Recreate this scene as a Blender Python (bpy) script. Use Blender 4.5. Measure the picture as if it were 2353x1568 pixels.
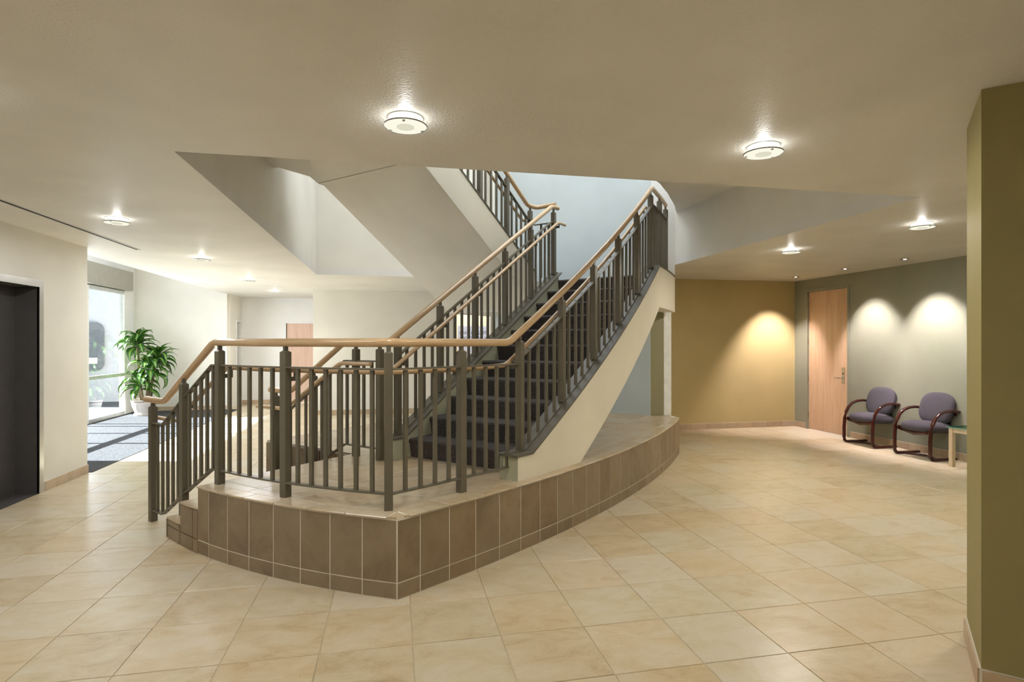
import bpy, math, random
from mathutils import Vector, Matrix

# ------------------------------------------------------------------ clear
for o in list(bpy.data.objects): bpy.data.objects.remove(o)
scn = bpy.context.scene
COL = scn.collection
random.seed(7)
S2 = math.sqrt(2.0)

# ------------------------------------------------------------------ camera (world X/Y follow the floor-tile grid, eye height 1.547 m)
TH = 0.2025
cam_d = bpy.data.cameras.new('camera'); cam = bpy.data.objects.new('camera', cam_d); COL.objects.link(cam)
cam.location = (0, 0, 1.547); cam.rotation_euler = (math.pi/2, 0, -TH)
cam_d.sensor_width = 36.0; cam_d.lens = 36.0*1313.0/2353.0; cam_d.shift_y = 3.0/2353.0
cam_d.clip_start = 0.05; cam_d.clip_end = 200
scn.camera = cam

# ------------------------------------------------------------------ view, world, sun, daylight
vs = scn.view_settings
vs.view_transform = 'Standard'; vs.look = 'None'; vs.exposure = 0.40; vs.gamma = 1.0
try: vs.use_curve_mapping = False
except Exception: pass
w = bpy.data.worlds.new('sky'); scn.world = w; w.use_nodes = True
bg = w.node_tree.nodes['Background']; bg.inputs[0].default_value = (0.84, 0.90, 1.0, 1); bg.inputs[1].default_value = 1.0

sd = bpy.data.lights.new('sun', 'SUN'); sd.energy = 52.0; sd.angle = 0.009; sd.color = (1.0, 0.97, 0.94)
sun = bpy.data.objects.new('sun', sd); COL.objects.link(sun)
sun.rotation_euler = Vector((0.98*0.866, -0.2*0.866, -0.5)).to_track_quat('-Z', 'Y').to_euler()
sun.location = (-12, 12, 8)

def area(name, loc, direction, sx, sy, watts, color, spread=math.pi):
    l = bpy.data.lights.new(name, 'AREA'); l.shape = 'RECTANGLE'; l.size = sx; l.size_y = sy
    l.energy = watts; l.color = color; l.spread = spread
    o = bpy.data.objects.new(name, l); COL.objects.link(o); o.location = loc
    o.rotation_euler = Vector(direction).to_track_quat('-Z', 'Y').to_euler()
    return o
# added fill over the stairwell, and daylight entering through the entrance glazing
area('stairwell_fill_light', (1.9, 6.7, 6.75), (0, 0, -1), 3.6, 4.2, 170, (0.86, 0.92, 1.0))  # added area lamp below the closed roof, in place of overhead daylight
area('entrance_daylight', (-5.62, 11.0, 1.45), (1, 0, 0), 2.3, 4.6, 120, (0.80, 0.88, 1.0))

# ------------------------------------------------------------------ materials
MATS = {}
def lin(c):
    return tuple(((v/255.0)/12.92 if v/255.0 <= 0.04045 else ((v/255.0+0.055)/1.055)**2.4) for v in c) + (1.0,)
def newmat(name):
    m = bpy.data.materials.new(name); m.use_nodes = True
    nt = m.node_tree; b = nt.nodes['Principled BSDF']; MATS[name] = m
    return m, nt, b
def nd(nt, t, **kw):
    n = nt.nodes.new(t)
    for k, v in kw.items(): setattr(n, k, v)
    return n
def ramp(nt, fac, stops):
    r = nd(nt, 'ShaderNodeValToRGB'); nt.links.new(fac, r.inputs[0])
    el = r.color_ramp.elements
    while len(el) < len(stops): el.new(0.5)
    for e, (p, c) in zip(el, stops): e.position = p; e.color = c
    return r.outputs[0]
def noise(nt, vec, scale, detail=3, rough=0.55, dist=0.0):
    n = nd(nt, 'ShaderNodeTexNoise'); n.inputs['Scale'].default_value = scale
    n.inputs['Detail'].default_value = detail; n.inputs['Roughness'].default_value = rough
    n.inputs['Distortion'].default_value = dist
    if vec is not None: nt.links.new(vec, n.inputs['Vector'])
    return n.outputs['Fac']
def bump(nt, b, h, strength, dist=0.002):
    bp = nd(nt, 'ShaderNodeBump'); bp.inputs['Strength'].default_value = strength; bp.inputs['Distance'].default_value = dist
    nt.links.new(h, bp.inputs['Height']); nt.links.new(bp.outputs[0], b.inputs['Normal'])
def pos(nt): return nd(nt, 'ShaderNodeNewGeometry').outputs['Position']

def plaster(name, rgb, rough=0.55, spec=0.35, bs=0.25, scale=140, var=0.05):
    m, nt, b = newmat(name); p = pos(nt)
    c = lin(rgb)
    lo = tuple(v*(1-var) for v in c[:3]) + (1,); hi = tuple(min(1, v*(1+var)) for v in c[:3]) + (1,)
    nt.links.new(ramp(nt, noise(nt, p, 1.3, 2), [(0.3, lo), (0.7, hi)]), b.inputs['Base Color'])
    b.inputs['Roughness'].default_value = rough; b.inputs['Specular IOR Level'].default_value = spec
    bump(nt, b, noise(nt, p, scale, 2), bs, 0.003)
    return m
def plain(name, rgb, rough=0.5, metal=0.0, spec=0.5):
    m, nt, b = newmat(name); c = lin(rgb)
    p = nd(nt, 'ShaderNodeTexCoord').outputs['Object']
    lo = tuple(v*0.93 for v in c[:3]) + (1,); hi = tuple(min(1, v*1.05) for v in c[:3]) + (1,)
    nt.links.new(ramp(nt, noise(nt, p, 9, 2), [(0.3, lo), (0.7, hi)]), b.inputs['Base Color'])
    b.inputs['Roughness'].default_value = rough; b.inputs['Metallic'].default_value = metal
    b.inputs['Specular IOR Level'].default_value = spec
    return m
def stone(name, stops, rough=0.35, scale=3.0, vary=0.20, fine=0.12):
    m, nt, b = newmat(name)
    a1 = nd(nt, 'ShaderNodeAttribute', attribute_type='OBJECT', attribute_name='rnd')
    a2 = nd(nt, 'ShaderNodeAttribute', attribute_type='GEOMETRY', attribute_name='rnd')
    ad = nd(nt, 'ShaderNodeMath', operation='ADD'); nt.links.new(a1.outputs['Fac'], ad.inputs[0]); nt.links.new(a2.outputs['Fac'], ad.inputs[1])
    rnd = ad.outputs[0]
    off = nd(nt, 'ShaderNodeCombineXYZ'); mu = nd(nt, 'ShaderNodeMath', operation='MULTIPLY'); mu.inputs[1].default_value = 37.0
    nt.links.new(rnd, mu.inputs[0])
    for i in range(3): nt.links.new(mu.outputs[0], off.inputs[i])
    va = nd(nt, 'ShaderNodeVectorMath', operation='ADD'); nt.links.new(pos(nt), va.inputs[0]); nt.links.new(off.outputs[0], va.inputs[1])
    # streaky veins: stretch
    mp = nd(nt, 'ShaderNodeMapping'); mp.inputs['Scale'].default_value = (1.0, 1.7, 1.0); mp.inputs['Rotation'].default_value = (0, 0, 0.6)
    nt.links.new(va.outputs[0], mp.inputs['Vector'])
    n1 = noise(nt, mp.outputs[0], scale, 8, 0.66, 0.6)
    n2 = noise(nt, va.outputs[0], 90, 3, 0.7)
    mx = nd(nt, 'ShaderNodeMath', operation='MULTIPLY_ADD'); nt.links.new(n2, mx.inputs[0]); mx.inputs[1].default_value = fine; nt.links.new(n1, mx.inputs[2])
    sb = nd(nt, 'ShaderNodeMath', operation='MULTIPLY_ADD'); nt.links.new(rnd, sb.inputs[0]); sb.inputs[1].default_value = vary; nt.links.new(mx.outputs[0], sb.inputs[2])
    s3 = nd(nt, 'ShaderNodeMath', operation='SUBTRACT'); nt.links.new(sb.outputs[0], s3.inputs[0]); s3.inputs[1].default_value = vary*0.5+fine*0.5
    base = ramp(nt, s3.outputs[0], [(p, lin(c)) for p, c in stops])
    m7 = nd(nt, 'ShaderNodeMath', operation='MULTIPLY'); m7.inputs[1].default_value = 7.31; nt.links.new(rnd, m7.inputs[0])
    fr7 = nd(nt, 'ShaderNodeMath', operation='FRACT'); nt.links.new(m7.outputs[0], fr7.inputs[0])
    tint = ramp(nt, fr7.outputs[0], [(0.0, (0.965, 0.985, 0.975, 1)), (0.45, (1, 1, 1, 1)), (0.8, (1.0, 0.97, 0.92, 1)), (1.0, (0.97, 0.915, 0.84, 1))])
    mt = nd(nt, 'ShaderNodeMix', data_type='RGBA', blend_type='MULTIPLY'); mt.inputs[0].default_value = 1.0
    nt.links.new(base, mt.inputs[6]); nt.links.new(tint, mt.inputs[7]); nt.links.new(mt.outputs[2], b.inputs['Base Color'])
    b.inputs['Roughness'].default_value = rough; b.inputs['Specular IOR Level'].default_value = 0.4
    bump(nt, b, n2, 0.08, 0.002)
    return m
def wood(name, stops, rough=0.3, uv=True, grain=(1.5, 22, 22)):
    m, nt, b = newmat(name)
    tc = nd(nt, 'ShaderNodeTexCoord').outputs['UV' if uv else 'Object']
    mp = nd(nt, 'ShaderNodeMapping'); mp.inputs['Scale'].default_value = grain; nt.links.new(tc, mp.inputs['Vector'])
    n = noise(nt, mp.outputs[0], 1.6, 5, 0.6, 0.8)
    nt.links.new(ramp(nt, n, [(p, lin(c)) for p, c in stops]), b.inputs['Base Color'])
    b.inputs['Roughness'].default_value = rough; b.inputs['Coat Weight'].default_value = 0.25; b.inputs['Coat Roughness'].default_value = 0.12
    return m
def emis(name, rgb, strength):
    m = bpy.data.materials.new(name); m.use_nodes = True; nt = m.node_tree; nt.nodes.clear()
    e = nd(nt, 'ShaderNodeEmission'); e.inputs[0].default_value = lin(rgb); e.inputs[1].default_value = strength
    o = nd(nt, 'ShaderNodeOutputMaterial'); nt.links.new(e.outputs[0], o.inputs[0]); MATS[name] = m
    return m
def glass(name, tint=(240, 246, 250), refl=0.08):
    m = bpy.data.materials.new(name); m.use_nodes = True; nt = m.node_tree; nt.nodes.clear()
    t = nd(nt, 'ShaderNodeBsdfTransparent'); t.inputs[0].default_value = lin(tint)
    g = nd(nt, 'ShaderNodeBsdfGlossy'); g.inputs['Roughness'].default_value = 0.02
    mx = nd(nt, 'ShaderNodeMixShader'); mx.inputs[0].default_value = refl
    nt.links.new(t.outputs[0], mx.inputs[1]); nt.links.new(g.outputs[0], mx.inputs[2])
    o = nd(nt, 'ShaderNodeOutputMaterial'); nt.links.new(mx.outputs[0], o.inputs[0]); MATS[name] = m
    return m
def fabric(name, stops, scale=260, bs=0.6, rough=0.95):
    m, nt, b = newmat(name); tc = nd(nt, 'ShaderNodeTexCoord').outputs['Object']
    n = noise(nt, tc, scale, 3, 0.7)
    nt.links.new(ramp(nt, n, [(p, lin(c)) for p, c in stops]), b.inputs['Base Color'])
    b.inputs['Roughness'].default_value = rough; b.inputs['Specular IOR Level'].default_value = 0.1
    bump(nt, b, n, bs, 0.004)
    return m

plaster('ceiling_paint', (232, 229, 222), rough=0.5, spec=0.32, bs=0.7, scale=75)
plaster('white_paint', (240, 239, 236))
plaster('cream_paint', (234, 230, 219))
plaster('stringer_paint', (236, 230, 211))
plaster('bluegrey_paint', (198, 207, 208))
plaster('ochre_paint', (200, 181, 130))
plaster('tan_paint', (212, 203, 172))
plaster('sage_paint', (152, 153, 136))
plaster('olive_paint', (158, 147, 98))
plaster('greygreen_paint', (186, 188, 164))
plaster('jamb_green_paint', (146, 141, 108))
stone('floor_tile', [(0.20, (180, 157, 122)), (0.38, (201, 184, 152)), (0.52, (208, 194, 167)), (0.64, (212, 201, 180)), (0.80, (199, 177, 147))], rough=0.3, scale=3.8, vary=0.22, fine=0.26)
stone('platform_tile', [(0.25, (124, 106, 84)), (0.45, (142, 124, 100)), (0.62, (152, 135, 111)), (0.8, (134, 114, 90))], rough=0.4, scale=3.2, vary=0.22, fine=0.2)
stone('coping_tile', [(0.25, (180, 160, 132)), (0.45, (196, 178, 150)), (0.65, (204, 189, 165)), (0.8, (190, 168, 140))], rough=0.24, scale=3.2, vary=0.2)
stone('base_tile', [(0.25, (180, 154, 124)), (0.5, (198, 176, 148)), (0.75, (206, 187, 162))], rough=0.4, scale=3.5, vary=0.2)
plaster('grout', (200, 188, 162), rough=0.8, spec=0.1)
plaster('light_grout', (226, 220, 206), rough=0.8, spec=0.1)
plain('bronze_metal', (106, 100, 84), rough=0.36, spec=0.5)
plain('bronze_cap', (104, 100, 88), rough=0.45, spec=0.45)
wood('maple_rail', [(0.3, (188, 152, 110)), (0.55, (208, 178, 138)), (0.75, (218, 192, 156))], rough=0.25, grain=(2.0, 8, 1))
wood('maple_door', [(0.25, (206, 166, 130)), (0.5, (220, 184, 150)), (0.75, (230, 198, 168))], rough=0.35, uv=False, grain=(9, 9, 0.7))
wood('rose_door', [(0.25, (206, 168, 146)), (0.5, (220, 186, 164)), (0.75, (228, 198, 178))], rough=0.4, uv=False, grain=(12, 12, 0.8))
wood('mahogany', [(0.3, (48, 16, 13)), (0.6, (68, 25, 20)), (0.8, (84, 34, 26))], rough=0.22, grain=(3.0, 8, 1))
wood('pale_wood', [(0.3, (220, 196, 160)), (0.7, (236, 216, 184))], rough=0.35, uv=False, grain=(14, 14, 1))
fabric('stair_carpet', [(0.3, (42, 39, 37)), (0.5, (76, 72, 70)), (0.72, (132, 127, 124))], scale=150)
fabric('mat_carpet', [(0.3, (40, 41, 43)), (0.5, (70, 71, 73)), (0.75, (116, 116, 116))], scale=90)
fabric('upholstery', [(0.3, (66, 63, 69)), (0.55, (88, 85, 92)), (0.75, (108, 104, 110))], scale=300, bs=0.3)
plain('dark_steel', (98, 95, 94), rough=0.36, metal=0.3)
plain('bright_steel', (196, 196, 194), rough=0.25, metal=0.9)
plain('aluminium', (206, 207, 204), rough=0.35, metal=0.35)
plain('white_frame', (240, 240, 236), rough=0.4)
plain('grey_panel', (164, 160, 148), rough=0.5)
plain('black_slot', (18, 17, 18), rough=0.7)
plain('dark_gap', (40, 34, 30), rough=0.8)
plain('chrome', (210, 212, 220), rough=0.15, metal=1.0)
plain('pot_glaze', (206, 198, 190), rough=0.35)
plain('pot_band', (150, 112, 96), rough=0.45)
plain('soil', (60, 46, 36), rough=0.95)
plain('plant_cane', (150, 132, 104), rough=0.8)
plain('fixture_rim', (150, 150, 150), rough=0.25, metal=0.8)
plain('downlight_ring', (120, 104, 84), rough=0.3, metal=0.6)
plain('exterior_wall', (206, 209, 215), rough=0.8); plain('paving', (72, 73, 76), rough=0.85)
plain('exterior_dark', (120, 124, 130), rough=0.6)
def translucent_panel(name, rgb, k):
    m, nt, b = newmat(name); o = next(n for n in nt.nodes if n.type == 'OUTPUT_MATERIAL')
    c = ramp(nt, noise(nt, pos(nt), 2.0, 2), [(0.3, lin(rgb)), (0.7, lin(tuple(min(255, v+4) for v in rgb)))])
    t = nd(nt, 'ShaderNodeBsdfTranslucent'); nt.links.new(c, t.inputs[0]); nt.links.new(c, b.inputs['Base Color'])
    mx = nd(nt, 'ShaderNodeMixShader'); mx.inputs[0].default_value = k
    nt.links.new(b.outputs[0], mx.inputs[1]); nt.links.new(t.outputs[0], mx.inputs[2]); nt.links.new(mx.outputs[0], o.inputs[0])
translucent_panel('sign_panel', (230, 234, 248), 0.55)
plain('sign_ink', (40, 50, 104), rough=0.6)
plain('orange_paint', (226, 170, 104), rough=0.6)
def frosted(name, rgb, strength, transp):
    m = emis(name, rgb, strength); nt = m.node_tree
    e = next(n for n in nt.nodes if n.type == 'EMISSION'); o = next(n for n in nt.nodes if n.type == 'OUTPUT_MATERIAL')
    t = nd(nt, 'ShaderNodeBsdfTransparent'); mx = nd(nt, 'ShaderNodeMixShader'); mx.inputs[0].default_value = 1-transp
    nt.links.new(t.outputs[0], mx.inputs[1]); nt.links.new(e.outputs[0], mx.inputs[2]); nt.links.new(mx.outputs[0], o.inputs[0])
frosted('lamp_glow', (255, 252, 232), 0.95, 0.5)
emis('diffuser_glow', (255, 252, 232), 0.74)
emis('diffuser_core', (246, 243, 218), 0.60)
emis('halogen_glow', (255, 240, 215), 4.0)
glass('window_glass'); glass('table_glass', tint=(214, 236, 231), refl=0.12)
plain('table_glass_edge', (120, 168, 158), rough=0.2)

def leaf_mat():
    m, nt, b = newmat('dracaena_leaf')
    uv = nd(nt, 'ShaderNodeTexCoord').outputs['UV']
    sp = nd(nt, 'ShaderNodeSeparateXYZ'); nt.links.new(uv, sp.inputs[0])
    nt.links.new(ramp(nt, sp.outputs[1], [(0.0, lin((40, 82, 30))), (0.30, lin((52, 104, 36))), (0.5, lin((150, 178, 78))), (0.70, lin((52, 104, 36))), (1.0, lin((40, 82, 30)))]), b.inputs['Base Color'])
    b.inputs['Roughness'].default_value = 0.32
leaf_mat()
def mat(n): return MATS[n]

# ------------------------------------------------------------------ geometry helpers
class G:
    """collects verts and faces, builds one mesh object"""
    def __init__(s): s.v = []; s.f = []; s.uv = {}
    def add(s, vs, fs):
        k = len(s.v); s.v += [tuple(p) for p in vs]
        for f in fs: s.f.append(tuple(i+k for i in f))
        return s
    def box(s, x0, x1, y0, y1, z0, z1):
        return s.add([(x0,y0,z0),(x1,y0,z0),(x1,y1,z0),(x0,y1,z0),(x0,y0,z1),(x1,y0,z1),(x1,y1,z1),(x0,y1,z1)],
                     [(3,2,1,0),(4,5,6,7),(0,1,5,4),(1,2,6,5),(2,3,7,6),(3,0,4,7)])
    def prism(s, poly, z0, z1):
        n = len(poly)
        a = sum(poly[i][0]*poly[(i+1)%n][1]-poly[(i+1)%n][0]*poly[i][1] for i in range(n))
        if a < 0: poly = poly[::-1]
        vs = [(x, y, z0) for x, y in poly]+[(x, y, z1) for x, y in poly]
        fs = [tuple(range(n-1, -1, -1)), tuple(range(n, 2*n))]+[(i, (i+1)%n, n+(i+1)%n, n+i) for i in range(n)]
        return s.add(vs, fs)
    def bar(s, p, q, w, h, up=(0, 0, 1)):
        p = Vector(p); q = Vector(q); d = (q-p).normalized(); up = Vector(up)
        sd_ = d.cross(up)
        if sd_.length < 1e-4: sd_ = d.cross(Vector((1, 1, 0)))
        sd_.normalize(); u = sd_.cross(d).normalized()
        a = sd_*w/2; b = u*h/2
        vs = [p-a-b, p+a-b, p+a+b, p-a+b, q-a-b, q+a-b, q+a+b, q-a+b]
        return s.add(vs, [(0,1,2,3),(7,6,5,4),(0,4,5,1),(1,5,6,2),(2,6,7,3),(3,7,4,0)])
    def tube(s, path, r, seg=12, rz=None, cap=True):
        """sweep an oval section (r sideways, rz upwards) along a path; uv: length / angle"""
        path = [Vector(p) for p in path]; rz = rz or r; n = len(path); rings = []; L = 0; k0 = len(s.v)
        for i, p in enumerate(path):
            a = (path[i]-path[i-1]).normalized() if i else (path[1]-path[0]).normalized()
            b = (path[i+1]-path[i]).normalized() if i < n-1 else a
            t = (a+b).normalized(); sc = 1/max(0.5, t.dot(b))
            up = Vector((0, 0, 1)) if abs(t.z) < 0.97 else Vector((0, 1, 0))
            sd_ = t.cross(up).normalized(); u = sd_.cross(t).normalized()
            if i: L += (path[i]-path[i-1]).length
            # stretch only in the plane of the bend
            bend = (b-a); bend = bend-t*bend.dot(t)
            ring = []
            for j in range(seg):
                an = 2*math.pi*j/seg; v = sd_*(math.cos(an)*r)+u*(math.sin(an)*rz)
                if bend.length > 1e-5:
                    bn = bend.normalized(); v = v+bn*(v.dot(bn))*(sc-1)
                ring.append(p+v)
            for j in range(seg): s.uv[k0+i*seg+j] = (L, j/seg)
            rings.append(ring)
        vs = [v for rg in rings for v in rg]
        fs = [(i*seg+j, i*seg+(j+1)%seg, (i+1)*seg+(j+1)%seg, (i+1)*seg+j) for i in range(n-1) for j in range(seg)]
        if cap: fs += [tuple(range(seg-1, -1, -1)), tuple((n-1)*seg+j for j in range(seg))]
        return s.add(vs, fs)
    def lathe(s, prof, seg=32, c=(0, 0, 0)):
        vs = []; n = len(prof)
        for r, z in prof:
            for j in range(seg):
                a = 2*math.pi*j/seg; vs.append((c[0]+r*math.cos(a), c[1]+r*math.sin(a), c[2]+z))
        fs = [(i*seg+j, i*seg+(j+1)%seg, (i+1)*seg+(j+1)%seg, (i+1)*seg+j) for i in range(n-1) for j in range(seg)]
        return s.add(vs, fs)
    def mesh(s, name, m, smooth=False):
        me = bpy.data.meshes.new(name); me.from_pydata(s.v, [], s.f); me.materials.append(mat(m))
        if s.uv:
            ul = me.uv_layers.new(name='UVMap')
            for lp in me.loops: ul.data[lp.index].uv = s.uv.get(lp.vertex_index, (0, 0))
        if smooth:
            me.polygons.foreach_set('use_smooth', [True]*len(me.polygons)); me.set_sharp_from_angle(angle=math.radians(38))
        me.update(); return me
    def obj(s, name, m, parent=None, smooth=False):
        return link(name, s.mesh(name, m, smooth), parent)
def link(name, me, parent=None, loc=None, rz=0):
    o = bpy.data.objects.new(name, me); COL.objects.link(o)
    if parent is not None: o.parent = parent
    if loc: o.location = loc
    if rz: o.rotation_euler.z = rz
    return o
def empty(name, loc=(0, 0, 0), rz=0):
    o = bpy.data.objects.new(name, None); COL.objects.link(o); o.location = loc; o.rotation_euler.z = rz
    o.empty_display_size = 0.1
    return o
def tag(o, label, cat, group=None, kind=None):
    o['label'] = label; o['category'] = cat
    if group: o['group'] = group
    if kind: o['kind'] = kind
    return o
def struct(o, label=None, cat=None):
    o['kind'] = 'structure'
    if label: o['label'] = label
    if cat: o['category'] = cat
    return o
def rnd(o, v=None):
    o['rnd'] = random.random() if v is None else v
    return o
def xy(s, n): return ((s+n)/S2, (s-n)/S2)           # stair axes (45 degrees to the tile grid) -> world
def sn(x, y): return ((x+y)/S2, (x-y)/S2)
def P3(s, n, z): return Vector((*xy(s, n), z))
def tile_mesh(name, w, d, h, m, bev=0.002):
    g = G(); a, b = w/2, d/2
    c = [(-a, -b), (a, -b), (a, b), (-a, b)]; e = [(-a+bev, -b+bev), (a-bev, -b+bev), (a-bev, b-bev), (-a+bev, b-bev)]
    vs = [(x, y, -h) for x, y in c]+[(x, y, -bev) for x, y in c]+[(x, y, 0) for x, y in e]
    fs = [(3,2,1,0)]+[(i, (i+1)%4, 4+(i+1)%4, 4+i) for i in range(4)]+[(4+i, 4+(i+1)%4, 8+(i+1)%4, 8+i) for i in range(4)]+[(8,9,10,11)]
    return g.add(vs, fs).mesh(name, m)
def fillet(pts, r=0.05, k=4):
    pts = [Vector(p) for p in pts]; out = [pts[0]]
    for i in range(1, len(pts)-1):
        a, b, c = pts[i-1], pts[i], pts[i+1]
        u = (a-b); v = (c-b); lu, lv = u.length, v.length; u.normalize(); v.normalize()
        if u.dot(v) < -0.985: out.append(b); continue
        d = min(r, lu*0.4, lv*0.4)
        p0, p2 = b+u*d, b+v*d
        for j in range(k+1):
            t = j/k; out.append(p0*(1-t)**2+b*2*t*(1-t)+p2*t**2)
    out.append(pts[-1]); return out

# ------------------------------------------------------------------ measured plan
H_C = 2.67            # lobby ceiling
PZ = 0.495            # platform height
LC, LR = (2.169, 7.874), 4.879           # left front arc of the platform
RC, RR = (-7.09, 14.529), 13.125         # right front arc
rc_s, rc_n = sn(*RC)
def arcn(s, r): return rc_n+math.sqrt(r*r-(s-rc_s)**2)
def arcL(a, r=LR): return (LC[0]+r*math.cos(a), LC[1]+r*math.sin(a))
def arcR(a, r=RR): return (RC[0]+r*math.cos(a), RC[1]+r*math.sin(a))
CORNER = (0.012, 3.50)
aL0 = math.atan2(4.935-LC[1], -1.745-LC[0]); aL1 = math.atan2(CORNER[1]-LC[1], CORNER[0]-LC[0])
if aL0 > 0: aL0 -= 2*math.pi
aR0 = math.atan2(CORNER[1]-RC[1], CORNER[0]-RC[0]); aR1 = math.atan2(7.33-RC[1], 3.90-RC[0])
N3, N2, N1 = -4.225, -4.515, -4.775      # entry-step nosings (n), steps descend to -n
S_CHK = 3.68                              # cheek of the entry steps
N_FAR = -5.58                             # far edge of platform and of the upper flight
S_BACK = 7.95                             # wall behind the landing
# left arc parameter where n equals a value
def aL_at_n(nv, r=LR):
    lo, hi = aL0-0.3, aL1
    for _ in range(50):
        mid = (lo+hi)/2
        if sn(*arcL(mid, r))[1] < nv: lo = mid
        else: hi = mid
    return (lo+hi)/2
def plat_poly(r_off=0.0, seg=28):
    pts = [xy(S_CHK, N3)]
    a3 = aL_at_n(N3+r_off*0, LR-r_off)
    for i in range(seg+1): pts.append(arcL(a3+(aL1-a3)*i/seg, LR-r_off))
    pts[-1] = corner_pt(r_off)
    for i in range(1, seg+1): pts.append(arcR(aR0+(aR1-aR0)*i/seg, RR-r_off))
    pts.append((3.90, 7.64)); pts.append((3.60, 7.645)); pts.append(xy(S_BACK, N_FAR)); pts.append(xy(S_CHK, N_FAR))
    return pts
def corner_pt(off):
    # intersection of the two offset arcs near the corner
    x, y = CORNER
    y += off*1.2
    for _ in range(40):
        d1 = math.hypot(x-LC[0], y-LC[1])-(LR-off); d2 = math.hypot(x-RC[0], y-RC[1])-(RR-off)
        n1 = ((x-LC[0]), (y-LC[1])); l1 = math.hypot(*n1); n1 = (n1[0]/l1, n1[1]/l1)
        n2 = ((x-RC[0]), (y-RC[1])); l2 = math.hypot(*n2); n2 = (n2[0]/l2, n2[1]/l2)
        det = n1[0]*n2[1]-n1[1]*n2[0]
        x -= (d1*n2[1]-d2*n1[1])/det; y -= (n1[0]*d2-n2[0]*d1)/det
    return (x, y)

# ------------------------------------------------------------------ floor
TS = 0.457
fx0, fy0 = None, None
floor = struct(G().box(-6.4, 7.5, -4.2, 16.2, -0.10, -0.004).obj('floor', 'grout'), 'beige stone tile floor laid in a square grid', 'floor')
# grid origin from calibration: grid point at camera-plane (-0.6,3.365) -> world
gx0, gy0 = -0.3878*1.547, 2.1792*1.547
wx, wy = gx0*math.cos(TH)+gy0*math.sin(TH), -gx0*math.sin(TH)+gy0*math.cos(TH)
def proj(x, y, z):
    X = x*math.cos(TH)-y*math.sin(TH); D = x*math.sin(TH)+y*math.cos(TH)
    if D < 0.2: return None
    return (1176.5+1313*X/D, 787-1313*(z-1.547)/D, D)
def in_poly(p, poly):
    c = False; n = len(poly)
    for i in range(n):
        a, b = poly[i], poly[(i+1)%n]
        if (a[1] > p[1]) != (b[1] > p[1]) and p[0] < (b[0]-a[0])*(p[1]-a[1])/(b[1]-a[1])+a[0]: c = not c
    return c
PP = plat_poly()
tiles = []
for i in range(-16, 20):
    for j in range(-18, 32):
        cx, cy = wx+(i+0.5)*TS, wy+(j+0.5)*TS
        if not (-6.3 < cx < 7.4 and -4.0 < cy < 16.0): continue
        cs = [(cx+a*TS/2, cy+b*TS/2) for a, b in ((-1,-1),(1,-1),(1,1),(-1,1))]
        if all(in_poly(c, PP) for c in cs): continue
        if cx < -3.75 and cy < 7.4: continue
        if cx < -3.55 and cy > 7.4: continue                  # under the entrance mat
        if cx > 4.1 and cy > 9.5 or cy > 12.9 and cx > -1.6: continue
        pr = [proj(c[0], c[1], 0) for c in cs]
        ar = 0
        if all(pr):
            q = [(min(2353, max(0, p[0])), min(1568, max(0, p[1]))) for p in pr]
            ar = abs(sum(q[k][0]*q[(k+1)%4][1]-q[(k+1)%4][0]*q[k][1] for k in range(4)))/2
            if cy > 5.5 and -1.0 < cx < 4.0 and cy-5 > abs(cx-1)*0.9: ar *= 0.2   # behind the platform
            if cx > 2.7 and cy < 2.3: ar = 0
        tiles.append((ar, cx, cy))
tiles.sort(reverse=True)
tm = tile_mesh('tile', TS-0.004, TS-0.004, 0.012, 'floor_tile')
for ar, cx, cy in tiles[:300]:
    rnd(link('tile', tm, floor, (cx, cy, random.uniform(-0.0004, 0.0004))))
g = G(); rv = []
for ar, cx, cy in tiles[300:]:
    a = (TS-0.004)/2; g.add([(cx-a, cy-a, -0.012), (cx+a, cy-a, -0.012), (cx+a, cy+a, -0.012), (cx-a, cy+a, -0.012), (cx-a, cy-a, 0), (cx+a, cy-a, 0), (cx+a, cy+a, 0), (cx-a, cy+a, 0)],
        [(4,5,6,7),(0,1,5,4),(1,2,6,5),(2,3,7,6),(3,0,4,7)])
    rv += [random.random()]*5
me = g.mesh('tile_field', 'floor_tile'); at_ = me.attributes.new('rnd', 'FLOAT', 'FACE'); at_.data.foreach_set('value', rv)
o = link('tile_field', me, floor); o['kind'] = 'stuff'

# ------------------------------------------------------------------ ceiling and shell
OX0, OX1, OY0, OY1 = -1.27, 3.985, 3.69, 9.92        # stair opening in the lobby ceiling
g = G()
for b in ((-6.2, 7.4, -4.1, OY0), (-3.85, OX0, OY0, 15.6), (OX1, 7.4, OY0, 9.45), (OX0, 4.1, OY1, 12.9), (-6.2, -3.85, OY0, 7.65)):
    g.box(b[0], b[1], b[2], b[3], H_C, H_C+0.12)
ceiling = struct(g.obj('ceiling', 'ceiling_paint'), 'cream textured plaster ceiling with a large stair opening', 'ceiling')

def wall(name, m, label, *boxes):
    g = G()
    for b in boxes: g.box(*b)
    return struct(g.obj(name, m), label, 'wall')
HT = 6.9
# stair opening reveals, rising into the upper floor
wall('wall_opening_left', 'cream_paint', 'cream wall rising above the left edge of the ceiling opening', (OX0-0.12, OX0, OY0, OY1+0.12, H_C+0.12, HT))
wall('wall_opening_back', 'cream_paint', 'pale wall above the far edge of the ceiling opening', (OX0, 1.9, OY1, OY1+0.12, H_C+0.12, HT))
wall('wall_opening_right', 'cream_paint', 'pale reveal wall above the right edge of the ceiling opening', (OX1, OX1+0.12, OY0, 7.75, H_C+0.12, HT))
wall('wall_opening_front', 'cream_paint', 'wall above the near edge of the ceiling opening', (OX0-0.12, OX1+0.12, OY0-0.12, OY0, H_C+0.12, HT))
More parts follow.
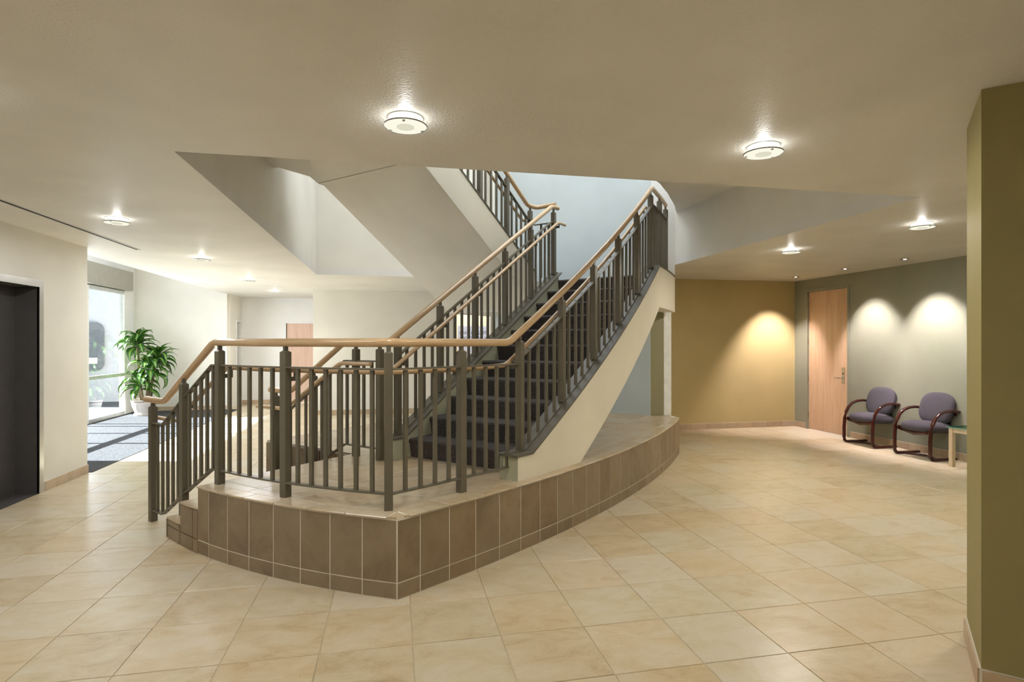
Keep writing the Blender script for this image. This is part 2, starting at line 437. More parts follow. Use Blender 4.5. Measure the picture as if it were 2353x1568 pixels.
# sloping-free thin edge under the reveals so that ceiling edge reads solid
# back wall of the stair
g = G()
c = [xy(S_BACK, N_FAR), xy(S_BACK, -2.86), xy(S_BACK+0.16, -2.86), xy(S_BACK+0.16, N_FAR)]
g.prism(c, 0.0, HT)
struct(g.obj('wall_stair_back', 'bluegrey_paint'), 'pale blue grey wall behind the stair landing', 'wall')
wall('wall_stair_side', 'cream_paint', 'wall closing the stairwell behind the landing', (1.60, 1.72, 9.60, OY1, 0, HT))
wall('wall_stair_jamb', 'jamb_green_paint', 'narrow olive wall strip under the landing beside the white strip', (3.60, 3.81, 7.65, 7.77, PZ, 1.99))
wall('wall_stair_jamb_upper', 'white_paint', 'bright white wall strip above the landing', (3.60, OX1, 7.65, 7.77, 1.99, HT))
wall('trim_1', 'white_frame', 'narrow white strip at the end of the wall under the landing', (3.81, 3.925, 7.645, 7.775, PZ, 1.99))
wall('wall_stair_return', 'cream_paint', 'wall returning from the stair to the ochre wall', (3.79, 3.925, 7.775, 9.30, 0, H_C), (3.79, 3.925, 9.30, 12.75, 0, H_C))
# upper-floor soffit around the opening
SOF = 3.41
sp = [(OX0, OY0), (OX1, OY0), (OX1, 7.6), (3.767, 7.23), (3.63, 7.02), (3.48, 6.807), (3.34, 6.60), (3.186, 6.4), (3.05, 6.22), (2.901, 6.063), (2.3, 5.6), (1.6, 5.35), (0.8, 5.5), xy(4.33, -4.02), xy(4.33, N_FAR), (-0.934, 6.746), (-1.212, 6.461), (OX0, 6.51)]
struct(G().prism(sp, SOF, 4.26).obj('ceiling_soffit', 'ceiling_paint'), 'soffit of the upper floor seen through the ceiling opening', 'ceiling')
struct(G().box(OX0-0.12, OX1+0.12, OY0-0.12, OY1+0.12, HT, HT+0.15).obj('roof', 'white_paint'), 'roof over the stairs', 'roof')  # left solid, keeps the sun out of the stairwell
# right room
wall('wall_right', 'sage_paint', 'sage green wall with the maple door and armchairs', (7.25, 7.40, -4.1, 8.00, 0, H_C), (7.25, 7.40, 8.99, 9.45, 0, H_C), (7.25, 7.40, 8.00, 8.99, 2.49, H_C))
wall('wall_back', 'ochre_paint', 'ochre yellow wall lit by a downlight', (3.925, 7.25, 9.30, 9.45, 0, H_C))
wall('wall_behind', 'cream_paint', 'lobby wall behind the viewer', (-6.2, 7.25, -4.1, -3.95, 0, H_C))
# near right wall block at 45 degrees
cx, cy = 2.55, 2.065; d = 0.396
nearw = struct(G().prism([(cx, cy), (cx+2.6, cy-2.6), (cx+2.6+d, cy-2.6+d), (cx+d, cy+d)], 0, H_C).obj('wall_near_right', 'olive_paint'), 'olive painted wall end close to the viewer at right', 'wall')
# left: elevator block
EY0, EY1, EH = 5.62, 6.70, 2.13
wall('wall_left', 'cream_paint', 'pale wall with the elevator door', (-3.69, -3.57, EY1, 7.65, 0, H_C), (-3.69, -3.57, 2.9, EY0, 0, H_C), (-3.69, -3.57, EY0, EY1, EH, H_C), (-5.7, -3.69, 7.53, 7.65, 0, 3.7), (-6.2, -3.69, 2.9, 3.02, 0, H_C))
wall('wall_lobby_left', 'cream_paint', 'lobby wall at left behind the viewer', (-6.2, -6.08, -3.95, 2.9, 0, H_C))
# entrance vestibule
wall('wall_plant', 'cream_paint', 'tall cream wall behind the potted plant', (-5.8, -3.78, 14.20, 14.35, 0, 3.7), (-3.90, -3.75, 14.35, 14.85, 0, H_C), (-3.90, -3.75, 15.33, 15.55, 0, H_C), (-3.90, -3.75, 14.85, 15.33, 2.09, H_C))
wall('wall_vestibule_upper', 'white_paint', 'upper wall over the ceiling edge of the entrance', (-3.85, -3.73, 7.65, 14.2, H_C+0.12, 3.7))
struct(G().box(-5.9, -3.73, 7.5, 14.35, 3.7, 3.82).obj('ceiling_vestibule', 'white_paint'), 'high white ceiling of the entrance', 'ceiling')
wall('wall_far', 'cream_paint', 'cream far wall beyond the stairs', (-1.70, 1.36, 12.75, 12.90, 0, H_C), (2.52, 3.8, 12.75, 12.90, 0, H_C), (1.36, 2.52, 12.75, 12.90, 2.24, H_C), (-1.70, -1.58, 12.90, 15.4, 0, H_C))
wall('wall_hall_end', 'white_paint', 'white wall at the end of the hallway', (-3.75, -2.75, 15.40, 15.55, 0, H_C), (-1.78, -1.58, 15.40, 15.55, 0, H_C), (-2.75, -1.78, 15.40, 15.55, 2.08, H_C))
# room behind the sign glass
wall('wall_office', 'tan_paint', 'warm coloured office wall behind the lettered glass', (0.8, 3.6, 14.6, 14.7, 0, H_C))
wall('wall_office_left', 'white_paint', 'office side wall behind the glass', (0.7, 0.8, 12.9, 14.7, 0, H_C))
wall('wall_office_right', 'orange_paint', 'orange office wall behind the glass', (2.75, 2.85, 12.9, 14.6, 0, H_C))
struct(G().box(0.7, 3.7, 12.9, 14.7, H_C, H_C+0.1).obj('ceiling_office', 'white_paint'), 'office ceiling behind the lettered glass', 'ceiling')

# tiled baseboards
def baseboard(name, p, q, label, h=0.10, m='base_tile', L=0.3048, n_side=1, cuts=()):
    p = Vector((*p, 0)); q = Vector((*q, 0)); d = q-p; ln = d.length; d.normalize(); nr = Vector((-d.y, d.x, 0))*n_side
    root = struct(G().bar(p+nr*0.003+Vector((0, 0, h/2)), q+nr*0.003+Vector((0, 0, h/2)), 0.006, h).obj(name, 'light_grout'), label, 'baseboard')
    k = 0; me_cache = {}
    while k < ln-0.02:
        w_ = min(L, ln-k); key = round(w_, 3)
        if key not in me_cache:
            gg = G().box(-w_/2+0.002, w_/2-0.002, -0.005, 0.005, 0.002, h-0.004); me_cache[key] = gg.mesh('tile', m)
        c_ = p+d*(k+w_/2)+nr*0.009
        rnd(link('tile', me_cache[key], root, c_, math.atan2(d.y, d.x)))
        k += L
    return root
baseboard('baseboard_back', (3.93, 9.30), (7.25, 9.30), 'tile baseboard along the ochre wall', n_side=-1)
baseboard('baseboard_right', (7.25, 7.98), (7.25, 4.2), 'tile baseboard along the sage wall behind the armchairs', n_side=-1)
baseboard('baseboard_corner', (7.25, 9.29), (7.25, 9.02), 'short tile baseboard between the corner and the maple door', n_side=-1)
baseboard('baseboard_left', (-3.57, 6.80), (-3.57, 7.65), 'tan tile baseboard right of the elevator', n_side=-1, L=0.43)
baseboard('baseboard_far', (-1.70, 12.75), (1.36, 12.75), 'pale tile baseboard along the far wall', n_side=-1)
baseboard('baseboard_plant', (-5.7, 14.20), (-3.78, 14.20), 'tile baseboard behind the potted plant', n_side=-1)
baseboard('baseboard_hall', (-3.75, 15.40), (-2.8, 15.40), 'tile baseboard at the hallway end', n_side=-1)
baseboard('baseboard_near_side', (cx, cy), (cx+d, cy+d), 'tile baseboard on the side of the near olive wall', n_side=1)
baseboard('baseboard_near_front', (cx, cy), (cx+2.0, cy-2.0), 'tile baseboard on the face of the near olive wall', n_side=-1)

# ------------------------------------------------------------------ platform
plat = struct(G().prism(plat_poly(0.002), 0, PZ-0.0014).obj('platform', 'light_grout'), 'raised stair platform with curved tiled front', 'platform')
# face tiles: 0.23 m wide, a 0.1 m base course and a 0.38 m upper course
def face_mesh(w_, h_): 
    return tile_mesh('face_tile', w_-0.0075, h_-0.0075, 0.013, 'platform_tile', 0.0008)
fm_u, fm_l = face_mesh(0.2335, 0.38), face_mesh(0.2335, 0.10)
def place_face(me, p, q, zc, parent=plat):
    p = Vector((*p, 0)); q = Vector((*q, 0)); d = (q-p).normalized(); nrm = Vector((d.y, -d.x, 0)); c_ = (p+q)/2; c_.z = zc
    o = link('face_tile', me, parent)
    M = Matrix((d, Vector((0, 0, 1)), nrm)).transposed().to_4x4(); M.translation = c_; o.matrix_local = M
    return rnd(o)
ZT = PZ-0.019
def face_row(fn, a0, a1, steps, r, z_top_fn):
    for i in range(len(steps)-1):
        t0, t1 = steps[i], steps[i+1]
        p, q = fn(a0+(t0/r)*(1 if a1 > a0 else -1), r), fn(a0+(t1/r)*(1 if a1 > a0 else -1), r)
        if a1 < a0: p, q = q, p
        wd = t1-t0
        place_face(fm_l if abs(wd-0.2335) < 0.004 else face_mesh(wd, 0.10), p, q, 0.05)
        zt = z_top_fn(p, q)
        h_ = zt-0.10
        if h_ > 0.03: place_face(fm_u if abs(wd-0.2335) < 0.004 and abs(h_-0.378) < 0.005 else face_mesh(wd, h_), p, q, 0.10+h_/2)
LenL = (aL1-aL_at_n(N1))*LR
# left arc: full tiles counted back from the corner
def ztop_left(p, q):
    nn = sn((p[0]+q[0])/2, (p[1]+q[1])/2)[1]
    return ZT if nn > N3 else (0.33-0.017 if nn > N2 else 0.165-0.017)
cuts = sorted({0.0, LenL} | {k*0.2335 for k in range(1, 12) if k*0.2335 < LenL-0.03} | {(aL1-aL_at_n(N3))*LR, (aL1-aL_at_n(N2))*LR})
cl = [0.0]
for c_ in cuts[1:]:
    if c_-cl[-1] > 0.012: cl.append(c_)
face_row(arcL, aL1, aL0, cl, LR, ztop_left)
LenR = (aR1-aR0)*RR
cr = [0.0, 0.168]
while cr[-1]+0.2335 < LenR-0.02: cr.append(cr[-1]+0.2335)
cr.append(LenR)
face_row(arcR, aR0, aR1, cr, RR, lambda p, q: ZT)
# cheek of the entry steps and far side
for k in range(6):
    n0 = N3-0.002-k*0.2335; n1 = max(N_FAR, n0-0.2335)
    place_face(face_mesh(n0-n1, ZT), xy(S_CHK-0.013+0.013, n0), xy(S_CHK, n1), ZT/2)
# entry steps
def clip(poly, axis, val, keep_less):
    out = []; n = len(poly)
    for i in range(n):
        a, b = poly[i], poly[(i+1)%n]; ia = (a[axis] <= val) == keep_less; ib = (b[axis] <= val) == keep_less
        if ia: out.append(a)
        if ia != ib:
            t = (val-a[axis])/(b[axis]-a[axis]); out.append(tuple(a[k]+(b[k]-a[k])*t for k in range(2)))
    return out
for k, (na, nb, zt) in enumerate(((N2, N3, 0.33), (N1, N2, 0.165))):
    aa, ab = aL_at_n(na, LR-0.013), aL_at_n(nb, LR-0.013)
    pl = [arcL(aa+(ab-aa)*i/5, LR-0.013) for i in range(6)]+[xy(S_CHK, nb), xy(S_CHK, na)]
    st = G().prism(pl, 0, zt-0.013).obj('entry_step', 'light_grout', plat)
    # tread tiles along the step, riser tiles on its front
    s0 = min(sn(*arcL(aa))[0], sn(*arcL(ab))[0])+0.004
    full = [(sn(*p)) for p in [arcL(aa+(ab-aa)*i/5, LR+0.004) for i in range(6)]]+[(S_CHK, nb), (S_CHK, na-0.012)]
    u = s0
    while u < S_CHK:
        cp = clip(clip(full, 0, u+0.453, True), 0, u, False)
        if len(cp) > 2: rnd(G().prism([xy(*c_) for c_ in cp], zt-0.013, zt).obj('tread_tile', 'coping_tile', st))
        u += 0.457
    z0 = zt-0.165; u = s0+0.02
    while u < S_CHK-0.03:
        e_ = min(u+0.457, S_CHK)
        place_face(face_mesh(e_-u, 0.15), xy(e_, na-0.012), xy(u, na-0.012), z0+0.076, st)
        u += 0.457
u = sn(*arcL(aL_at_n(N3)))[0]+0.02
while u < S_CHK-0.03:                                  # top riser
    e_ = min(u+0.457, S_CHK)
    place_face(face_mesh(e_-u, 0.15), xy(e_, N3-0.001), xy(u, N3-0.001), 0.33+0.074); u += 0.457
# coping: bullnose tiles round the front edge
def coping(fn, a0, a1, r, L):
    n = max(1, round(abs(a1-a0)*r/L)); 
    for i in range(n):
        g = G(); seg = 4
        t0 = a0+(a1-a0)*(i/n)+0.0035/r*(1 if a1 > a0 else -1); t1 = a0+(a1-a0)*((i+1)/n)-0.0035/r*(1 if a1 > a0 else -1)
        prof = [(0.006, -0.013), (0.010, -0.009), (0.010, -0.005), (0.006, 0.0), (-0.098, 0.0), (-0.098, -0.013)]
        vs = []; m_ = len(prof)
        for j in range(seg+1):
            a = t0+(t1-t0)*j/seg
            for dr, dz in prof: p = fn(a, r+dr); vs.append((p[0], p[1], PZ+dz))
        fs = [(j*m_+k, j*m_+(k+1)%m_, (j+1)*m_+(k+1)%m_, (j+1)*m_+k) for j in range(seg) for k in range(m_)]
        fs += [tuple(range(m_)), tuple(seg*m_+k for k in range(m_-1, -1, -1))]
        rnd(g.add(vs, fs).obj('coping_tile', 'coping_tile', plat))
coping(arcL, aL_at_n(N3, LR), aL1-0.012, LR, 0.31)
coping(arcR, aR0+0.006, aR1, RR, 0.31)
ci = corner_pt(0.1)
o = rnd(G().prism([CORNER, arcR(aR0+0.0055), ci, arcL(aL1-0.0115)], PZ-0.013, PZ).obj('coping_tile', 'coping_tile', plat))
# top tiles on the stair axes grid, clipped to the platform
inner = [sn(*p) for p in plat_poly(0.102)]
us = 3.80-0.457*8
while us < 8.3:
    un = N3+0.003
    un -= 0.457*4
    while un < -2.0:
        cp = inner
        cp = clip(cp, 0, us+0.451, True); cp = clip(cp, 0, us, False) if len(cp) > 2 else cp
        cp = clip(cp, 1, un+0.451, True) if len(cp) > 2 else cp; cp = clip(cp, 1, un, False) if len(cp) > 2 else cp
        if len(cp) > 2:
            a = abs(sum(cp[i][0]*cp[(i+1)%len(cp)][1]-cp[(i+1)%len(cp)][0]*cp[i][1] for i in range(len(cp))))/2
            if a > 0.004: rnd(G().prism([xy(*c_) for c_ in cp], PZ-0.013, PZ-0.0005).obj('top_tile', 'coping_tile', plat))
        un += 0.457
    us += 0.457

# ------------------------------------------------------------------ stairs
RIS, TRD, S1 = 0.171, 0.2825, 3.855
NST = 11
LZ = PZ+NST*RIS                                   # landing level 2.376
R_O, R_I, R_P = 13.05, 12.885, 12.968             # right stringer outer / inner faces and post line radii
def cap_z(s): return 0.712+0.605*(s-S1)
lower = tag(empty('lower_stair_flight', (*xy(3.7, -3.1), PZ)), 'lower stair flight with dark carpeted steps and cream curved stringer', 'stairs')
def part(g, name, m, parent, smooth=False):
    o = g.obj(name, m, parent, smooth); o.matrix_parent_inverse = Matrix.Translation(-Vector(parent.location)); return o
def ribbon(slist, n_in, n_out, ztop, zbot):
    g = G(); vs = []
    for s in slist:
        a, b = n_in(s), n_out(s)
        vs += [P3(s, a, zbot(s)), P3(s, b, zbot(s)), P3(s, b, ztop(s)), P3(s, a, ztop(s))]
    k = len(slist)
    fs = [(i*4+j, i*4+(j+1)%4, (i+1)*4+(j+1)%4, (i+1)*4+j) for i in range(k-1) for j in range(4)]
    fs += [(0, 1, 2, 3)[::-1], tuple(4*(k-1)+j for j in range(4))]
    return g.add(vs, [f[::-1] for f in fs])
def lerp(s, a, b):
    return a[1]+(b[1]-a[1])*(s-a[0])/(b[0]-a[0])
S_TOP = 6.76
def r_top(s): return 0.68 if s < 3.80 else min(cap_z(s), cap_z(S_TOP))
def r_bot(s):
    if s < 4.52: return PZ
    return min(1.975, lerp(s, (4.52, PZ), (6.79, 1.975)))
def curve_end(r):                                 # s where the arc meets X=3.9
    s = 7.6
    for _ in range(60):
        x = xy(s, arcn(s, r))[0]; s += (3.905-x)*1.2
    return s
S_END = curve_end(R_O)
sl = [3.63, 3.80, 4.0, 4.25, 4.52, 4.8, 5.1, 5.4, 5.7, 6.0, 6.3, 6.55, S_TOP, 6.79, 6.95, 7.1, 7.25, 7.4, 7.55, 7.7, S_END]
o = part(ribbon(sl, lambda s: arcn(s, R_I), lambda s: arcn(s, R_O), r_top, r_bot), 'stringer', 'stringer_paint', lower, True)
# left stringer (straight)
sl2 = [3.66, 3.80, 4.6, 5.4, 6.2, 6.70]
def l_bot(s): return PZ if s < 4.52 else lerp(s, (4.52, PZ), (6.79, 1.975))
part(ribbon(sl2, lambda s: -3.82, lambda s: -3.67, r_top, l_bot), 'stringer', 'greygreen_paint', lower)
# metal caps on the stringers
def cap(slist, nfun, wd, ztop, name='cap', th=0.016, parent=lower):
    return part(ribbon(slist, lambda s: nfun(s)-wd/2, lambda s: nfun(s)+wd/2, lambda s: ztop(s)+th, ztop), name, 'bronze_cap', parent)
slc = [3.60, 3.80, 4.1, 4.4, 4.7, 5.0, 5.3, 5.6, 5.9, 6.2, 6.5, S_TOP, 6.95, 7.15, 7.35, 7.55, 7.75, S_END-0.01]
cap(slc, lambda s: arcn(s, (R_O+R_I)/2), R_O-R_I+0.03, r_top, 'stringer_cap')
cap(slc, lambda s: arcn(s, R_P), 0.045, lambda s: r_top(s)+0.016, 'foot_rail', 0.012)
slc2 = [3.63, 3.80, 5.0, 6.0, 6.68, 6.76]
cap(slc2, lambda s: -3.745, 0.18, r_top, 'stringer_cap')
cap(slc2, lambda s: -3.745, 0.045, lambda s: r_top(s)+0.016, 'foot_rail', 0.012)
# bottom end block of the right stringer (grey green end face)
part(G().prism([xy(3.626, arcn(3.63, R_I)), xy(3.626, arcn(3.63, R_O)), xy(3.631, arcn(3.63, R_O)), xy(3.631, arcn(3.63, R_I))], PZ, 0.68), 'stringer_end', 'greygreen_paint', lower)
# carpeted steps
for k in range(1, NST+1):
    z1 = PZ+RIS*k; z0 = z1-RIS; s0 = S1+TRD*(k-1); s1 = s0+TRD+0.045
    prof = [(s0+0.026, z0), (s0+0.006, z1-0.055), (s0-0.006, z1-0.035), (s0-0.010, z1-0.020), (s0-0.004, z1-0.006), (s0+0.012, z1), (s1, z1), (s1, z0+0.02 if k < NST else z1-0.12)]
    if k == NST: prof = prof[:-2]+[(s0+0.268, z1), (s0+0.268, z0)]
    nl, nr = -3.668, arcn((s0+s1)/2 if k < NST else s0, R_I)-0.002
    m_ = len(prof); vs = [P3(a, nl, b) for a, b in prof]+[P3(a, nr, b) for a, b in prof]
    fs = [tuple(range(m_)), tuple(range(2*m_-1, m_-1, -1))]+[(i, m_+i, m_+(i+1)%m_, (i+1)%m_) for i in range(m_)]
    part(G().add(vs, fs), 'carpeted_step', 'stair_carpet', lower, True)
# landing slab
land = tag(empty('stair_landing', (*xy(7.3, -4), LZ)), 'carpeted half landing between the two stair flights', 'landing')
lp = [xy(6.95, N_FAR), xy(6.95, arcn(6.95, R_I))]+[xy(s, arcn(s, R_I)) for s in (7.2, 7.5, 7.7)]+[(3.85, 7.50), (3.60, 7.64), xy(S_BACK, -2.86), xy(S_BACK-0.002, N_FAR)]
part(G().prism(lp, 1.98, LZ-0.02), 'slab', 'ceiling_paint', land)
part(G().prism(lp, LZ-0.02, LZ-0.001), 'carpet', 'stair_carpet', land)
part(G().prism([xy(6.69, N_FAR), xy(6.69, -3.83), xy(6.95, -3.83), xy(6.95, N_FAR)], 1.98, LZ-0.001), 'slab_edge', 'ceiling_paint', land)
# upper flight (rises back towards -s)
upper = tag(empty('upper_stair_flight', (*xy(5.6, -4.8), 3.0)), 'upper stair flight seen from below with pale sloping underside', 'stairs')
SU = 6.52
def u_cap(s): return min(max(LZ+0.075, LZ+RIS+0.045+0.605*(SU-s)), 4.30)
def u_bot(s): return min(SOF, max(1.98, 3.385-0.607*(s-4.45)))
sl3 = [4.34, 4.42, 4.6, 5.0, 5.4, 5.8, 6.2, 6.5, 6.69]
part(ribbon(sl3, lambda s: -4.17, lambda s: -4.02, u_cap, u_bot), 'stringer', 'stringer_paint', upper)
part(ribbon(sl3, lambda s: N_FAR, lambda s: N_FAR+0.15, u_cap, u_bot), 'stringer', 'stringer_paint', upper)
part(ribbon(sl3, lambda s: N_FAR+0.001, lambda s: -4.022, lambda s: u_bot(s)+0.12, lambda s: u_bot(s)-0.004), 'underside', 'ceiling_paint', upper)
cap(sl3, lambda s: -4.095, 0.17, u_cap, 'stringer_cap', parent=upper)
cap(sl3, lambda s: N_FAR+0.075, 0.17, u_cap, 'stringer_cap', parent=upper)
for k in range(1, 12):
    z1 = LZ+RIS*k; s0 = SU-TRD*(k-1)
    if s0-TRD < 4.36: break
    prof = [(s0-0.026, z1-RIS), (s0-0.006, z1-0.05), (s0+0.010, z1-0.02), (s0-0.012, z1), (s0-TRD-0.045, z1), (s0-TRD-0.045, z1-RIS+0.02)]
    m_ = len(prof); vs = [P3(a, -4.172, b) for a, b in prof]+[P3(a, N_FAR+0.152, b) for a, b in prof]
    fs = [tuple(range(m_)), tuple(range(2*m_-1, m_-1, -1))]+[(i, m_+i, m_+(i+1)%m_, (i+1)%m_) for i in range(m_)]
    part(G().add(vs, fs), 'carpeted_step', 'stair_carpet', upper, True)

# ------------------------------------------------------------------ railings
post_cache, bal_cache = {}, {}
def post(root, p, zb, zr, ang):
    """square post with a narrower neck and a saddle under the rail; zr = rail centre height at the post"""
    h_ = zr-zb; key = round(h_, 3)
    if key not in post_cache:
        a = 0.0265; g = G().box(-a, a, -a, a, 0, h_-0.066)
        vs = [(x*a, y*a, h_-0.066) for x, y in ((-1,-1),(1,-1),(1,1),(-1,1))]+[(x*a*0.6, y*a*0.6, h_-0.056) for x, y in ((-1,-1),(1,-1),(1,1),(-1,1))]
        g.add(vs, [(0,1,5,4),(1,2,6,5),(2,3,7,6),(3,0,4,7),(4,5,6,7)])
        g.box(-0.014, 0.014, -0.010, 0.010, h_-0.06, h_-0.018)
        post_cache[key] = g.mesh('post', 'bronze_metal')
    return link('post', post_cache[key], root, Vector((p[0], p[1], zb))-Vector(root.location), ang)
def baluster(root, p, z0, z1, ang):
    key = round(z1-z0, 2)
    if key not in bal_cache:
        a = 0.0125; bal_cache[key] = G().box(-a, a, -a*0.8, a*0.8, 0, z1-z0).mesh('baluster', 'bronze_metal')
    return link('baluster', bal_cache[key], root, Vector((p[0], p[1], z0))-Vector(root.location), ang)
RAILR = 0.0285
def railing(name, label, loc, line, rail, grab, posts, spans, top_bars, bottom_bars, brackets):
    root = tag(empty(name, loc), label, 'railing', 'stair railings')
    part(G().tube(fillet(rail, 0.05), RAILR, 14, RAILR), 'handrail', 'maple_rail', root, True)
    if grab: part(G().tube(fillet(grab, 0.05), 0.019, 12), 'grab_rail', 'maple_rail', root, True)
    return root
def flatbar(root, pts, name, w_=0.04, h_=0.011):
    g = G()
    for a, b in zip(pts[:-1], pts[1:]): g.bar(a, b, w_, h_)
    return part(g, name, 'bronze_metal', root)
def bracket(root, p, q):
    g = G().bar(p, (q[0], q[1], p[2]), 0.012, 0.03); g.bar((q[0], q[1], p[2]-0.015), q, 0.012, 0.012)
    return part(g, 'bracket', 'bronze_metal', root)
ZR = 1.545; Z_LOW = 1.05; BAR = 0.168
ANG45 = math.radians(45)
# ---- railing A: entry steps (near side) - platform front - right stringer - landing
def A_sloped_z(n): # rail height over the entry steps
    if n > -4.27: return ZR
    if n < -5.08: return Z_LOW
    return Z_LOW+(ZR-Z_LOW)*(n+5.08)/0.81
sA = 2.372
pc = (-0.037, 3.67)
rL, rR = 4.745, 12.955
def angL(p): return math.atan2(p[1]-LC[1], p[0]-LC[0])
def angR(p): return math.atan2(p[1]-RC[1], p[0]-RC[0])
pA3 = xy(2.352, -4.154); pA4 = (-0.728, 4.122); pA6 = (0.459, 4.005)
aA3, aAc, bAc = angL(pA3), angL(pc), angR(pc)
if aA3 > 0: aA3 -= 2*math.pi
def rail_line(off, grab=False):
    """plan points on platform front; off = inward offset"""
    c2 = None; pts = []
    for i in range(11): pts.append(arcL(aA3+(aAc-aA3)*i/11, rL-off))
    # corner
    x, y = pc; d_ = Vector((0.0, 1.0))
    pts.append((x, y+off*1.25))
    return pts
def sR(s, r): return Vector((*xy(s, arcn(s, r)), 0))
def stair_rail_z(s): return ZR if s < 3.63 else ZR+0.607*(min(s, 6.72)-3.63)
railA = [P3(2.41, -5.42, Z_LOW), P3(2.40, -5.08, Z_LOW), P3(sA, -4.27, ZR)]
railA += [Vector((*p, ZR)) for p in rail_line(0)]
e0 = bAc; e1 = angR(xy(3.60, arcn(3.60, rR)))
for i in range(1, 6): railA.append(Vector((*arcR(e0+(e1-e0)*i/6, rR), ZR)))
for s in (3.63, 4.0, 4.4, 4.8, 5.2, 5.6, 6.0, 6.4, 6.72): railA.append(Vector((*xy(s, arcn(s, R_P)), stair_rail_z(s))))
for s in (6.95, 7.2, 7.45, 7.68): railA.append(Vector((*xy(s, arcn(s, R_P)), stair_rail_z(6.72))))
gd = 0.085; GZ = 0.20
grabA = [P3(2.41+gd, -5.42, Z_LOW-GZ+0.03), P3(2.40+gd, -5.05, Z_LOW-GZ+0.03), P3(sA+gd, -4.24, ZR-GZ+0.01)]
grabA += [Vector((*p, ZR-GZ+0.01)) for p in rail_line(gd)]
for i in range(1, 6): grabA.append(Vector((*arcR(e0+(e1-e0)*i/6, rR-gd), ZR-GZ+0.01)))
for s in (3.70, 4.1, 4.5, 4.9, 5.3, 5.7, 6.1, 6.5, 6.72): grabA.append(Vector((*xy(s, arcn(s, R_P-gd)), stair_rail_z(s)-GZ-0.02)))
grabA.append(Vector((*xy(6.95, arcn(6.95, R_P-gd)), stair_rail_z(6.72)-GZ-0.02)))
RA = railing('guard_railing', 'long front guard railing with maple rail around the platform and up the right stringer', (*pc, PZ), None, railA, grabA, None, None, None, None, None)
def guard_span(root, pts, barz, botz, n_bal, angs=None, endpts=True):
    """pts: dense plan polyline from post to post; barz/botz: heights as functions of t in 0..1 (None bottom = stand on botz)"""
    L = [0]
    for a, b in zip(pts[:-1], pts[1:]): L.append(L[-1]+(Vector(b)-Vector(a)).length)
    def P(t):
        d_ = t*L[-1]
        for i in range(len(pts)-1):
            if d_ <= L[i+1]+1e-9:
                u_ = (d_-L[i])/(L[i+1]-L[i]); a, b = Vector(pts[i]), Vector(pts[i+1]); return a+(b-a)*u_, math.atan2(b.y-a.y, b.x-a.x)
        return Vector(pts[-1]), 0
    for k in range(1, n_bal+1):
        t = k/(n_bal+1); p, an = P(t); baluster(root, p, botz(t)-0.004, barz(t)-0.002, an)
    return P
def bars(root, P, fz, name, w_=0.04):
    # split at kinks every 1/8
    pts = []
    for k in range(9):
        t = k/8; p, _ = P(t); pts.append(Vector((p.x, p.y, fz(t))))
    return flatbar(root, pts, name, w_)
# posts
def fz_sl(n): return A_sloped_z(n)
A_lowposts = [((2.42, -5.32), 0.0), ((sA, -4.709), 0.165)]
for (s, n), zb in A_lowposts: post(RA, xy(s, n), zb, fz_sl(n), ANG45)
for p, an in ((pA3, aA3), (pA4, angL(pA4)), (pc, math.radians(0)), (pA6, angR(pA6))): post(RA, p, PZ, ZR, an)
# sloped spans over the entry steps
def nline(s0, n0, s1, n1, k=8): return [xy(s0+(s1-s0)*i/k, n0+(n1-n0)*i/k) for i in range(k+1)]
def bar_entry(n):                                   # top bar height over the entry steps
    if n > -4.25: return ZR-BAR
    if n < -5.10: return Z_LOW-BAR-0.03
    return (Z_LOW-BAR-0.03)+(ZR-BAR-(Z_LOW-BAR-0.03))*(n+5.10)/0.85
def bot_entry(n):
    if n > -4.25: return PZ+0.10
    if n < -5.10: return 0.10
    return 0.10+(PZ)*(n+5.10)/0.85
def entry_span(root, s0, n0, s1, n1, k):
    pts = nline(s0, n0, s1, n1); f = lambda t: n0+(n1-n0)*t
    P = guard_span(root, pts, lambda t: bar_entry(f(t)), lambda t: bot_entry(f(t)), k)
    for nm, fn in (('top_bar', bar_entry), ('bottom_bar', bot_entry)):
        ks = sorted({0.0, 1.0} | {(q-n0)/(n1-n0) for q in (-4.25, -5.10) if min(n0, n1) < q < max(n0, n1)})
        flatbar(root, [Vector((*P(t)[0], fn(f(t)))) for t in ks], nm)
entry_span(RA, 2.42, -5.32, sA, -4.709, 5)
entry_span(RA, sA, -4.709, 2.352, -4.154, 5)
fl = lambda t: ZR-BAR
fb = lambda t: PZ+0.10
aA4 = angL(pA4)
for a, b, k in ((aA3, aA4, 5), (aA4, aAc, 6)):
    P = guard_span(RA, [arcL(a+(b-a)*i/8, rL) for i in range(9)], fl, fb, k); bars(RA, P, fl, 'top_bar'); bars(RA, P, fb, 'bottom_bar')
bA6 = angR(pA6); bAs = angR(xy(3.745, arcn(3.745, rR)))
for a, b, k in ((bAc, bA6, 4), (bA6, bAs, 4)):
    P = guard_span(RA, [arcR(a+(b-a)*i/8, rR) for i in range(9)], fl, fb, k); bars(RA, P, fl, 'top_bar'); bars(RA, P, fb, 'bottom_bar')
# right stringer
RP = [3.76, 4.345, 4.925, 5.505, 6.085, 6.665]
foot = lambda s: r_top(s)+0.026
for s in RP: 
    p = xy(s, arcn(s, R_P)); post(RA, p, foot(s), stair_rail_z(s)-0.008, ANG45)
bz = lambda s: stair_rail_z(s)-BAR-0.03
for a, b in zip(RP[:-1], RP[1:]):
    P = guard_span(RA, [xy(a+(b-a)*i/6, arcn(a+(b-a)*i/6, R_P)) for i in range(7)], lambda t, a=a, b=b: bz(a+(b-a)*t), lambda t, a=a, b=b: foot(a+(b-a)*t), 4)
    bars(RA, P, lambda t, a=a, b=b: bz(a+(b-a)*t), 'top_bar')
